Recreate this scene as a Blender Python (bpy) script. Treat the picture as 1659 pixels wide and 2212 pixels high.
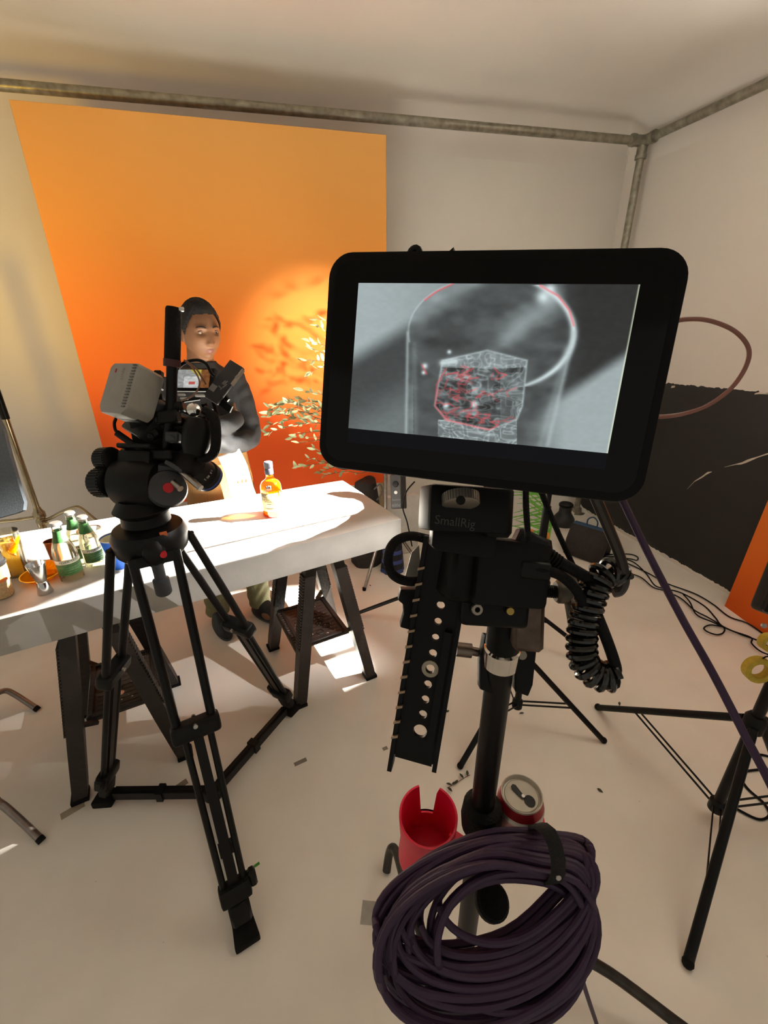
import bpy, bmesh, math, random
import numpy as np
from mathutils import Vector as V, Matrix as MX, Euler
random.seed(7)
for o in list(bpy.data.objects): bpy.data.objects.remove(o)
SC = bpy.context.scene
COL = SC.collection
R = math.radians

# ------------------------------------------------------------------ camera
CAMH, FPX = 1.66, 950.0
PITCH, YAW, ROLL = math.atan(413/950), R(14.8), R(-0.5)
fwd = V((math.sin(YAW)*math.cos(PITCH), math.cos(YAW)*math.cos(PITCH), -math.sin(PITCH)))
_r = fwd.cross(V((0, 0, 1))).normalized(); _u = _r.cross(fwd)
rgt = _r*math.cos(ROLL)+_u*math.sin(ROLL); upv = -_r*math.sin(ROLL)+_u*math.cos(ROLL)
CP = V((0, 0, CAMH))
CB = MX((rgt, upv, -fwd)).transposed()          # columns: right, up, back
cam = bpy.data.cameras.new('camera'); camo = bpy.data.objects.new('camera', cam); COL.objects.link(camo)
cam.sensor_fit = 'VERTICAL'; cam.sensor_height = 36; cam.sensor_width = 36; cam.lens = FPX/2212*36
cam.clip_start = 0.02; cam.clip_end = 60
camo.matrix_world = MX.Translation(CP) @ CB.to_4x4()
SC.camera = camo

# ------------------------------------------------------------------ world, lights, exposure
W = bpy.data.worlds.new('studio_ambient'); SC.world = W; W.use_nodes = True
W.node_tree.nodes['Background'].inputs[0].default_value = (1.0, 0.94, 0.80, 1)
W.node_tree.nodes['Background'].inputs[1].default_value = 0.22
VS = SC.view_settings
VS.view_transform = 'Standard'; VS.look = 'None'; VS.gamma = 1; VS.use_curve_mapping = False
VS.exposure = 0.98
KEY_POS, KEY_AIM, KEY_W = V((0.95, 1.82, 1.80)), V((-0.45, 1.87, 0.80)), 2050
SIDE_POS, SIDE_AIM, SIDE_W = V((0.86, 1.02, 1.55)), V((-0.35, 1.50, 0.56)), 44
WASH_POS, WASH_AIM, WASH_W = V((0.66, 1.60, 1.66)), V((0.40, 3.05, 1.46)), 120
WARM_POS, WARM_AIM, WARM_W = V((-1.75, 1.9, 1.75)), V((-1.05, 3.3, 2.0)), 27
BOUNCE_POS, BOUNCE_AIM, BOUNCE_W = V((2.35, 0.2, 1.9)), V((2.2, 0.9, 2.97)), 165
def spot(name, pos, aim, w, ang, blend, rad, colr):
    l = bpy.data.lights.new(name, 'SPOT'); l.energy = w; l.spot_size = R(ang); l.spot_blend = blend
    l.shadow_soft_size = rad; l.color = colr
    o = bpy.data.objects.new(name, l); COL.objects.link(o); o.location = pos
    o.rotation_euler = (aim-pos).to_track_quat('-Z', 'Y').to_euler(); return o
spot('key_lamp_light', KEY_POS, KEY_AIM, KEY_W, 104, .1, .005, (1, .99, .92))
spot('side_lamp_light', SIDE_POS, SIDE_AIM, SIDE_W, 104, .1, .005, (1, .96, .92))
spot('wash_lamp_light', WASH_POS, WASH_AIM, WASH_W, 44, 1, .03, (1, .93, .82))
spot('warm_lamp_light', WARM_POS, WARM_AIM, WARM_W, 96, 1, .22, (1, .58, .03))

spot('added_bounce_light', BOUNCE_POS, BOUNCE_AIM, BOUNCE_W, 70, .6, .06, (1, .98, .88))  # added fill lamp out of view, brightens the room off the ceiling

# ------------------------------------------------------------------ placing helpers
def ray(px, py): return rgt*((px-829.5)/FPX)-upv*((py-1106)/FPX)+fwd
def PD(px, py, d): return CP+ray(px, py)*d
def PZ(px, py, z=0): q = ray(px, py); return CP+q*((z-CAMH)/q.z)
def PY(px, py, y): q = ray(px, py); return CP+q*(y/q.y)
def PX(px, py, x): q = ray(px, py); return CP+q*(x/q.x)
def FR(px, py, d, rx=0, ry=0, rz=0):            # frame facing the viewer's side: x right, y up, z back
    return MX.Translation(PD(px, py, d)) @ CB.to_4x4() @ Euler((R(rx), R(ry), R(rz))).to_matrix().to_4x4()
def axis_m(p, zdir, xhint=None):
    z = V(zdir).normalized(); h = V(xhint) if xhint is not None else (V((1, 0, 0)) if abs(z.x) < .9 else V((0, 1, 0)))
    y = z.cross(h).normalized(); x = y.cross(z)
    return MX.Translation(V(p)) @ MX((x, y, z)).transposed().to_4x4()
I4 = MX.Identity(4)

# ------------------------------------------------------------------ materials
def lin(c): return tuple((x/12.92 if x <= .04045 else ((x+.055)/1.055)**2.4) for x in [k/255 for k in c])
MATS = {}
def mat(name, c, rough=.5, metal=0, var=.12, scale=30, bump=0, bscale=200, trans=0, ior=1.45, emit=0, spec=.5, alpha=1, coat=0):
    if name in MATS: return MATS[name]
    m = bpy.data.materials.new(name); m.use_nodes = True; nt = m.node_tree; b = nt.nodes['Principled BSDF']
    c = lin(c)
    tc = nt.nodes.new('ShaderNodeTexCoord')
    n = nt.nodes.new('ShaderNodeTexNoise'); n.inputs['Scale'].default_value = scale; n.inputs['Detail'].default_value = 4
    nt.links.new(tc.outputs['Object'], n.inputs['Vector'])
    rp = nt.nodes.new('ShaderNodeValToRGB')
    rp.color_ramp.elements[0].position = .3; rp.color_ramp.elements[1].position = .7
    rp.color_ramp.elements[0].color = tuple(max(0, k*(1-var)) for k in c)+(1,)
    rp.color_ramp.elements[1].color = tuple(min(1, k*(1+var)) for k in c)+(1,)
    nt.links.new(n.outputs['Fac'], rp.inputs['Fac']); nt.links.new(rp.outputs['Color'], b.inputs['Base Color'])
    b.inputs['Roughness'].default_value = rough; b.inputs['Metallic'].default_value = metal
    b.inputs['Specular IOR Level'].default_value = spec; b.inputs['IOR'].default_value = ior
    b.inputs['Transmission Weight'].default_value = trans; b.inputs['Alpha'].default_value = alpha
    b.inputs['Coat Weight'].default_value = coat
    if emit:
        nt.links.new(rp.outputs['Color'], b.inputs['Emission Color']); b.inputs['Emission Strength'].default_value = emit
    if bump:
        n2 = nt.nodes.new('ShaderNodeTexNoise'); n2.inputs['Scale'].default_value = bscale; n2.inputs['Detail'].default_value = 3
        nt.links.new(tc.outputs['Object'], n2.inputs['Vector'])
        bp = nt.nodes.new('ShaderNodeBump'); bp.inputs['Strength'].default_value = bump; bp.inputs['Distance'].default_value = .01
        nt.links.new(n2.outputs['Fac'], bp.inputs['Height']); nt.links.new(bp.outputs['Normal'], b.inputs['Normal'])
    MATS[name] = m; return m
def glassy(name, c, rough=.02, density=0):
    """thin glass: mostly clear, tinted, with mirror reflections by Fresnel"""
    if name in MATS: return MATS[name]
    m = bpy.data.materials.new(name); m.use_nodes = True; nt = m.node_tree; nt.nodes.clear()
    out = nt.nodes.new('ShaderNodeOutputMaterial'); mx = nt.nodes.new('ShaderNodeMixShader')
    t = nt.nodes.new('ShaderNodeBsdfTransparent'); g = nt.nodes.new('ShaderNodeBsdfGlossy'); fr = nt.nodes.new('ShaderNodeFresnel')
    n = nt.nodes.new('ShaderNodeTexNoise'); n.inputs['Scale'].default_value = 40
    g.inputs['Roughness'].default_value = rough; t.inputs[0].default_value = lin(c)+(1,); fr.inputs['IOR'].default_value = 1.5
    mr = nt.nodes.new('ShaderNodeMath'); mr.operation = 'MULTIPLY_ADD'; mr.inputs[1].default_value = .9; mr.inputs[2].default_value = .03
    nt.links.new(fr.outputs[0], mr.inputs[0])
    nt.links.new(mr.outputs[0], mx.inputs[0]); nt.links.new(t.outputs[0], mx.inputs[1]); nt.links.new(g.outputs[0], mx.inputs[2])
    nt.links.new(mx.outputs[0], out.inputs[0]); MATS[name] = m; return m
BLACK = mat('black_plastic', (20, 19, 19), .42, var=.25, spec=.22)
BLKMET = mat('black_anodised', (17, 17, 18), .38, .15, var=.3, spec=.25)
BLKRUB = mat('black_rubber', (16, 15, 15), .7, spec=.2, var=.3, bump=.3, bscale=300)
BLKTUBE = mat('black_tube', (19, 18, 18), .36, .1, spec=.25, var=.3, scale=12)
DARKGREY = mat('dark_grey', (62, 64, 68), .45, .2)
STEEL = mat('brushed_steel', (170, 165, 158), .32, 1, var=.2, scale=60)
CHROME = mat('chrome', (215, 213, 210), .12, 1, var=.08)
RED = mat('red_mark', (190, 30, 40), .4)
WHITE = mat('white_print', (225, 225, 222), .5)
GREYPRINT = mat('grey_print', (120, 118, 116), .5)

# ------------------------------------------------------------------ mesh helpers
def catmull(pts, k=6, closed=False):
    pts = [V(p) for p in pts]; n = len(pts); out = []
    if n < 3 and not closed:
        return [pts[0].lerp(pts[-1], i/k) for i in range(k+1)]
    rng = range(n if closed else n-1)
    for i in rng:
        if closed: a, b, c, d = pts[i-1], pts[i], pts[(i+1) % n], pts[(i+2) % n]
        else: a, b, c, d = pts[max(i-1, 0)], pts[i], pts[i+1], pts[min(i+2, n-1)]
        for j in range(k):
            t = j/k
            out.append(.5*((2*b)+(c-a)*t+(2*a-5*b+4*c-d)*t*t+(3*b-a-3*c+d)*t**3))
    if not closed: out.append(pts[-1])
    return out
class MB:
    def __init__(s): s.v = []; s.f = []; s.m = []
    def add(s, vs, fs, mi=0, M=None):
        o = len(s.v); s.v += [tuple(M @ V(p)) if M is not None else tuple(p) for p in vs]
        s.f += [tuple(i+o for i in f) for f in fs]; s.m += [mi]*len(fs); return s
    def bm(s, b, mi=0, M=None):
        b.verts.index_update(); s.add([v.co.copy() for v in b.verts], [[v.index for v in f.verts] for f in b.faces], mi, M); b.free(); return s
    def box(s, size, M=I4, c=(0, 0, 0), bev=0, seg=1, mi=0):
        b = bmesh.new(); bmesh.ops.create_cube(b, size=1)
        for v in b.verts: v.co = V((v.co.x*size[0]+c[0], v.co.y*size[1]+c[1], v.co.z*size[2]+c[2]))
        if bev: bmesh.ops.bevel(b, geom=list(b.edges), offset=min(bev, min(size)*.48), segments=seg, affect='EDGES', profile=.6)
        return s.bm(b, mi, M)
    def rings(s, rs, mi=0, cap=True, closed=False):
        n = len(rs[0]); o = len(s.v); fs = []
        for r in rs: s.v += [tuple(p) for p in r]
        L = len(rs)
        for i in range(L if closed else L-1):
            a, b = o+i*n, o+((i+1) % L)*n
            for j in range(n): fs.append((a+j, a+(j+1) % n, b+(j+1) % n, b+j))
        if cap and not closed: fs += [tuple(o+j for j in range(n))[::-1], tuple(o+(L-1)*n+j for j in range(n))]
        s.f += fs; s.m += [mi]*len(fs); return s
    def cyl(s, p0, p1, r0, r1=None, n=14, mi=0, cap=True):
        p0, p1 = V(p0), V(p1); r1 = r0 if r1 is None else r1; M = axis_m((0, 0, 0), p1-p0).to_3x3()
        e = [M @ V((math.cos(2*math.pi*j/n), math.sin(2*math.pi*j/n), 0)) for j in range(n)]
        return s.rings([[p0+q*r0 for q in e], [p1+q*r1 for q in e]], mi, cap)
    def tube(s, pts, r, n=8, closed=False, mi=0, sm=0):
        pts = catmull(pts, sm, closed) if sm else [V(p) for p in pts]
        L = len(pts); rr = r if isinstance(r, (list, tuple)) else [r]*L
        if len(rr) != L: rr = [rr[min(len(rr)-1, int(i*(len(rr)-1)/(L-1)+.5))] for i in range(L)]
        tg = []
        for i in range(L):
            a = pts[i-1] if (i > 0 or closed) else pts[i]; b = pts[(i+1) % L] if (i < L-1 or closed) else pts[i]
            t = (b-a); tg.append(t.normalized() if t.length > 1e-9 else V((0, 0, 1)))
        u = tg[0].orthogonal().normalized(); rs = []
        for i in range(L):
            u = (u-tg[i]*u.dot(tg[i])).normalized(); w = tg[i].cross(u)
            rs.append([pts[i]+(u*math.cos(2*math.pi*j/n)+w*math.sin(2*math.pi*j/n))*rr[i] for j in range(n)])
        return s.rings(rs, mi, True, closed)
    def lathe(s, prof, M=I4, n=28, mi=0, cap=True):
        rs = [[M @ V((max(r, 1e-5)*math.cos(2*math.pi*j/n), max(r, 1e-5)*math.sin(2*math.pi*j/n), z)) for j in range(n)] for r, z in prof]
        return s.rings(rs, mi, cap)
    def prism(s, poly, z0, z1, M=I4, mi=0, bev=0):
        b = bmesh.new(); vs = [b.verts.new((x, y, z0)) for x, y in poly]; f = b.faces.new(vs); b.normal_update()
        if f.normal.z > 0: f.normal_flip()
        e = bmesh.ops.extrude_face_region(b, geom=[f]); bmesh.ops.translate(b, verts=[g for g in e['geom'] if isinstance(g, bmesh.types.BMVert)], vec=(0, 0, z1-z0))
        bmesh.ops.recalc_face_normals(b, faces=b.faces)
        if bev: bmesh.ops.bevel(b, geom=[ed for ed in b.edges if len(ed.link_faces) == 2 and ed.calc_face_angle(0) > .6], offset=bev, segments=2, affect='EDGES', profile=.6)
        return s.bm(b, mi, M)
    def ball(s, c, r, M=I4, n=16, m=10, mi=0):
        r = (r, r, r) if not isinstance(r, (tuple, list)) else r; c = V(c)
        rs = []
        for i in range(m+1):
            th = math.pi*i/m; k = max(math.sin(th), 1e-4)
            rs.append([M @ (c+V((r[0]*k*math.cos(2*math.pi*j/n), r[1]*k*math.sin(2*math.pi*j/n), -r[2]*math.cos(th)))) for j in range(n)])
        return s.rings(rs, mi)
    def mesh(s, name):
        me = bpy.data.meshes.new(name); me.from_pydata(s.v, [], s.f); me.update(); me.validate(); return me
    def build(s, name, mats, parent=None, smooth=38, recenter=True, **tags):
        if not isinstance(mats, (list, tuple)): mats = [mats]
        if parent is None and recenter and s.v:
            a = np.array(s.v); o0 = V(((a[:, 0].min()+a[:, 0].max())/2, (a[:, 1].min()+a[:, 1].max())/2, a[:, 2].min()))
            s.v = [tuple(V(p)-o0) for p in s.v]
        else: o0 = V((0, 0, 0))
        me = bpy.data.meshes.new(name); me.from_pydata(s.v, [], s.f); me.update()
        b = bmesh.new(); b.from_mesh(me); bmesh.ops.recalc_face_normals(b, faces=b.faces); b.to_mesh(me); b.free()
        for m in mats: me.materials.append(m)
        if len(me.polygons) == len(s.m): me.polygons.foreach_set('material_index', s.m)
        if smooth:
            me.polygons.foreach_set('use_smooth', [True]*len(me.polygons)); me.set_sharp_from_angle(angle=R(smooth))
        o = bpy.data.objects.new(name, me); COL.objects.link(o); o.location = o0
        return put(o, parent, **tags)
PINV = {}
def put(o, parent=None, label=None, cat=None, group=None, kind=None):
    if parent is not None:
        o.parent = parent; o.matrix_parent_inverse = PINV.get(parent.name, I4)
    if label: o['label'] = label
    if cat: o['category'] = cat
    if group: o['group'] = group
    if kind: o['kind'] = kind
    return o
def thing(name, label, cat, loc=(0, 0, 0), rotz=0, group=None, local=False):
    o = bpy.data.objects.new(name, None); COL.objects.link(o); o.empty_display_size = .05
    o.location = loc; o.rotation_euler = (0, 0, rotz); o['label'] = label; o['category'] = cat
    if group: o['group'] = group
    if not local: PINV[o.name] = (MX.Translation(V(loc)) @ MX.Rotation(rotz, 4, 'Z')).inverted()
    return o
def copy_tree(o, parent=None):
    c = o.copy(); COL.objects.link(c)
    if parent is not None: c.parent = parent
    for ch in o.children: copy_tree(ch, c)
    return c
_dg = None
def text_geo(s, size):
    cu = bpy.data.curves.new('t', 'FONT'); cu.body = s; cu.size = size; cu.align_x = 'CENTER'; cu.align_y = 'CENTER'; cu.resolution_u = 3
    o = bpy.data.objects.new('t', cu); COL.objects.link(o)
    me = bpy.data.meshes.new_from_object(o.evaluated_get(bpy.context.evaluated_depsgraph_get()))
    vs = [v.co.copy() for v in me.vertices]; fs = [tuple(p.vertices) for p in me.polygons]
    bpy.data.objects.remove(o); bpy.data.curves.remove(cu); bpy.data.meshes.remove(me)
    return vs, fs
def text(s, size, M, name, m, parent, wrap=None):
    vs, fs = text_geo(s, size)
    if wrap: vs = [V((wrap*math.sin(p.x/wrap), -wrap*math.cos(p.x/wrap), p.y)) for p in vs]
    return MB().add(vs, fs, 0, M).build(name, m, parent, smooth=0)

# ------------------------------------------------------------------ the room
def paint_mat(name, c, rough=.55, mottled=.05):
    return mat(name, c, rough, var=mottled, scale=1.2, bump=.05, bscale=60)
WALLP = paint_mat('off_white_wall_paint', (218, 213, 204), .6)
CEILP = paint_mat('off_white_ceiling_paint', (218, 211, 202), .65)
FLOORM = mat('white_studio_floor', (234, 227, 216), .34, var=.06, scale=3, bump=.03, bscale=90)
def floor_detail(m):       # faint scuffs and dust specks in the floor paint
    nt = m.node_tree; b = nt.nodes['Principled BSDF']; tc = nt.nodes['Texture Coordinate']
    v = nt.nodes.new('ShaderNodeTexVoronoi'); v.inputs['Scale'].default_value = 9; nt.links.new(tc.outputs['Object'], v.inputs['Vector'])
    r = nt.nodes.new('ShaderNodeValToRGB'); r.color_ramp.elements[0].position = .012; r.color_ramp.elements[1].position = .03
    r.color_ramp.elements[0].color = (.55, .5, .45, 1); r.color_ramp.elements[1].color = (1, 1, 1, 1)
    mx = nt.nodes.new('ShaderNodeMixRGB'); mx.blend_type = 'MULTIPLY'; mx.inputs[0].default_value = .6
    src = b.inputs['Base Color'].links[0].from_socket
    nt.links.new(v.outputs['Distance'], r.inputs[0]); nt.links.new(src, mx.inputs[1]); nt.links.new(r.outputs[0], mx.inputs[2]); nt.links.new(mx.outputs[0], b.inputs['Base Color'])
    n = nt.nodes.new('ShaderNodeTexNoise'); n.inputs['Scale'].default_value = 2.2; n.inputs['Detail'].default_value = 6
    mr = nt.nodes.new('ShaderNodeMapRange'); mr.inputs[3].default_value = .26; mr.inputs[4].default_value = .48
    nt.links.new(tc.outputs['Object'], n.inputs['Vector']); nt.links.new(n.outputs['Fac'], mr.inputs[0]); nt.links.new(mr.outputs[0], b.inputs['Roughness'])
floor_detail(FLOORM)
XW, YW, ZC = 2.79, 3.42, 2.97
XL, YF = -3.4, -2.6
MB().box((XW-XL+.2, YW-YF+.2, .06), MX.Translation(((XW+XL)/2+.1, (YW+YF)/2+.1, -.03))).build('floor', FLOORM, smooth=0, kind='structure')
# back wall with coved foot
rc = .35
prof = [(YW, ZC-.30)]+[(YW-rc+rc*math.cos(a), rc-rc*math.sin(a)) for a in [math.pi/2*i/10 for i in range(11)]]+[(YW+.12, .0), (YW+.12, ZC-.30)]
mb = MB()
for x in (XL, XW): mb.v += [(x, y, z+.001) for y, z in prof]
n = len(prof); mb.f = [(i, (i+1) % n, n+(i+1) % n, n+i) for i in range(n)]+[tuple(range(n)), tuple(range(n, 2*n))[::-1]]; mb.m = [0]*len(mb.f)
mb.build('wall_back', WALLP, kind='structure')
# ceiling with coved edges along the back and right walls
rf = .30
def drop(d): return 0 if d >= rf else rf-math.sqrt(max(0, rf*rf-(rf-d)**2))
ds = [rf*(1-math.cos(math.pi/2*i/10)) for i in range(11)]
xs = [XL, -1, 1]+[XW-d for d in ds[::-1]]; ys = [YF, 0, 2]+[YW-d for d in ds[::-1]]
mb = MB(); nx, ny = len(xs), len(ys)
vs = [(x, y, ZC-drop(min(XW-x, YW-y))) for y in ys for x in xs]
fs = [(j*nx+i, j*nx+i+1, (j+1)*nx+i+1, (j+1)*nx+i) for j in range(ny-1) for i in range(nx-1)]
vs += [(x, y, ZC+.08) for y in ys for x in xs]; N0 = nx*ny
fs += [tuple(i+N0 for i in f)[::-1] for f in fs]
mb.add(vs, fs).build('ceiling', CEILP, kind='structure')
# right wall: off-white above, matt black paint below with a ragged edge and chipped scratches
def black_wall():
    m = bpy.data.materials.new('two_tone_wall_paint'); m.use_nodes = True; nt = m.node_tree; b = nt.nodes['Principled BSDF']; L = nt.links.new
    g = nt.nodes.new('ShaderNodeNewGeometry'); sp = nt.nodes.new('ShaderNodeSeparateXYZ'); L(g.outputs['Position'], sp.inputs[0])
    n = nt.nodes.new('ShaderNodeTexNoise'); n.inputs['Scale'].default_value = 28; n.inputs['Detail'].default_value = 6; L(g.outputs['Position'], n.inputs['Vector'])
    def math_(op, a, b_=None):
        k = nt.nodes.new('ShaderNodeMath'); k.operation = op
        for i, q in enumerate((a, b_)):
            if q is None: continue
            if isinstance(q, (int, float)): k.inputs[i].default_value = q
            else: L(q, k.inputs[i])
        return k.outputs[0]
    nz = math_('MULTIPLY', math_('SUBTRACT', n.outputs['Fac'], .5), .035)
    zz = math_('ADD', sp.outputs['Z'], nz)
    slope = math_('ADD', math_('MULTIPLY', sp.outputs['Y'], -.045), 1.352)
    top = math_('LESS_THAN', zz, slope); bot = math_('GREATER_THAN', zz, .028)
    msk = math_('MULTIPLY', top, bot)
    n2 = nt.nodes.new('ShaderNodeTexNoise'); n2.inputs['Scale'].default_value = 1.1; n2.inputs['Detail'].default_value = 5; n2.inputs['Distortion'].default_value = .6
    mp = nt.nodes.new('ShaderNodeMapping'); mp.inputs['Rotation'].default_value = (R(-20), 0, 0); mp.inputs['Scale'].default_value = (1, .5, 5)
    L(g.outputs['Position'], mp.inputs[0]); L(mp.outputs[0], n2.inputs['Vector'])
    chip = math_('GREATER_THAN', n2.outputs['Fac'], .735); msk = math_('MULTIPLY', msk, math_('SUBTRACT', 1, chip))
    mx = nt.nodes.new('ShaderNodeMixRGB'); mx.inputs[1].default_value = lin((216, 208, 198))+(1,); mx.inputs[2].default_value = lin((28, 25, 23))+(1,)
    L(msk, mx.inputs[0]); L(mx.outputs[0], b.inputs['Base Color']); b.inputs['Roughness'].default_value = .6
    bp = nt.nodes.new('ShaderNodeBump'); bp.inputs['Strength'].default_value = .3; bp.inputs['Distance'].default_value = .002; L(n.outputs['Fac'], bp.inputs['Height']); L(bp.outputs[0], b.inputs['Normal'])
    return m
BWALL = black_wall()
MB().box((.12, YW-YF, ZC-.302), MX.Translation((XW+.06, (YW+YF)/2, (ZC-.30)/2+.001))).build('wall_right', BWALL, smooth=0, kind='structure')
# chipped scratches in the black paint
def chip(pts, ws):
    q = [PX(x, y, XW-.0015) for x, y in pts]; vs = []; fs = []
    for p, w in zip(q, ws): vs += [p+V((0, 0, w)), p-V((0, 0, w))]
    fs = [(2*i, 2*i+1, 2*i+3, 2*i+2) for i in range(len(q)-1)]
    return vs, fs
mb = MB()
for pts, ws in (([(1484, 1057), (1500, 1040), (1517, 1030), (1528, 1022), (1538, 1019)], [.001, .004, .008, .009, .001]),
                ([(1565, 1009), (1590, 1003), (1602, 1001), (1614, 996), (1638, 987), (1665, 978)], [.001, .003, .007, .010, .004, .005]),
                ([(1450, 836), (1458, 835)], [.008, .006]), ([(1630, 851), (1640, 849), (1659, 851)], [.004, .006, .002])):
    vs, fs = chip(pts, ws); mb.add(vs, fs)
mb.build('paint_scratch', mat('bare_plaster', (200, 190, 172), .7), bpy.data.objects['wall_right'], smooth=0)
bpy.data.objects['paint_scratch'].matrix_parent_inverse = MX.Translation(-bpy.data.objects['wall_right'].location)

# scaffold pipes
PIPE = mat('galvanised_pipe', (150, 146, 132), .42, .85, var=.3, scale=25, bump=.1, bscale=80)
pc = V((2.699, 3.18, 2.772)); pl = V((-1.075, 3.18, 2.729)); pl = pc+(pl-pc)*1.25; pr = V((2.70, 2.356, 2.775)); pr = pc+(pr-pc)*2.2
t = thing('pipe_frame', 'galvanised scaffold pipes meeting at a corner fitting below the ceiling', 'pipe frame', (pc.x, pc.y, 0))
MB().cyl(pl, pc, .0255, n=20).build('pipe', PIPE, t); MB().cyl(pr, pc, .0255, n=20).build('pipe', PIPE, t); MB().cyl((pc.x, pc.y, 0), pc, .0255, n=20).build('pipe', PIPE, t)
fx = MB()
for e in (V((-1, 0, 0)), V((0, -1, 0)), V((0, 0, -1))):
    fx.cyl(pc-e*.03, pc+e*.085, .033, n=20); fx.cyl(pc+e*.075, pc+e*.10, .037, n=20); fx.cyl(pc+e*.05-e.orthogonal()*.02, pc+e*.05-e.orthogonal()*.045, .009, n=8)
fx.build('corner_fitting', PIPE, t)
MB().lathe([(.075, 0), (.075, .008), (.045, .012), (.040, .05), (.0258, .055)], MX.Translation((pc.x, pc.y, 0)), n=28).build('base_flange', PIPE, t)

# orange backdrop board, printed with a gradient from red orange to amber
def gradient_mat(name, z0, z1, stops):
    m = bpy.data.materials.new(name); m.use_nodes = True; nt = m.node_tree; b = nt.nodes['Principled BSDF']; L = nt.links.new
    g = nt.nodes.new('ShaderNodeNewGeometry'); sp = nt.nodes.new('ShaderNodeSeparateXYZ'); L(g.outputs['Position'], sp.inputs[0])
    mr = nt.nodes.new('ShaderNodeMapRange'); mr.inputs[1].default_value = z0; mr.inputs[2].default_value = z1; L(sp.outputs['Z'], mr.inputs[0])
    n = nt.nodes.new('ShaderNodeTexNoise'); n.inputs['Scale'].default_value = 2; L(g.outputs['Position'], n.inputs['Vector'])
    ad = nt.nodes.new('ShaderNodeMath'); ad.operation = 'MULTIPLY_ADD'; ad.inputs[1].default_value = .06; L(n.outputs['Fac'], ad.inputs[0]); L(mr.outputs[0], ad.inputs[2])
    rp = nt.nodes.new('ShaderNodeValToRGB'); L(ad.outputs[0], rp.inputs[0])
    el = rp.color_ramp.elements
    while len(el) < len(stops): el.new(.5)
    for e, (p, c) in zip(el, stops): e.position = p; e.color = lin(c)+(1,)
    L(rp.outputs[0], b.inputs['Base Color']); b.inputs['Roughness'].default_value = .7; b.inputs['Specular IOR Level'].default_value = .2
    return m
ORG = gradient_mat('orange_gradient_paper', .45, 2.65, [(0, (255, 100, 44)), (.3, (252, 104, 40)), (.55, (240, 130, 50)), (.8, (232, 158, 76)), (1, (228, 168, 92))])
YB = 3.04
bx0, bx1 = PY(20, 220, YB).x, PY(834, 290, YB).x; bz0, bz1 = PY(840, 1041, YB).z, PY(833, 291, YB).z
MB().box((bx1-bx0, .012, bz1-bz0), MX.Translation(((bx0+bx1)/2, YB+.006, (bz0+bz1)/2)), bev=.002).build('backdrop_board', ORG, label='tall orange gradient backdrop board behind the man', cat='backdrop')
WOOD = mat('pale_timber', (196, 176, 138), .6, var=.15, scale=14, bump=.2, bscale=40)
t = thing('timber_post', 'pale timber batten holding up the backdrop beside the control box', 'post', PY(826, 1100, YB+.05)*1.0)
a, b_ = PY(826, 1048, YB+.06), PY(818, 1200, YB+.06)
for px0, zt in ((826, 2.5),):
    q = PY(px0, 1070, YB+.06)
    MB().box((.055, .04, zt), MX.Translation((q.x, YB+.036, zt/2)), bev=.003).build('batten', WOOD, t)
q = PY(826, 1062, YB+.016)
for dx in (-.008, .012): MB().cyl((q.x+dx, YB+.018, q.z), (q.x+dx, YB+.013, q.z), .004, n=8).build('screw', DARKGREY, t)

# ------------------------------------------------------------------ table slab
TZ, TB = .86, .735
fr, br = PZ(867, 1121, TZ), PZ(740, 1037, TZ)
fm, bmid = PZ(0, 1338, TZ), PZ(270, 1113, TZ)
fdir = (fm-fr).normalized(); bdir = (bmid-br).normalized()
fl, bl = fr+fdir*1.95, br+bdir*1.95
SLAB = mat('pale_stone_laminate', (178, 174, 167), .5, var=.08, scale=9, bump=.06, bscale=50)
MB().prism([(p.x, p.y) for p in (fr, br, bl, fl)], TB, TZ, bev=.004).build('table_slab', SLAB, label='thick pale grey table slab lit white, laid across two step ladders', cat='table')
def on_table(px, py): return PZ(px, py, TZ)

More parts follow.
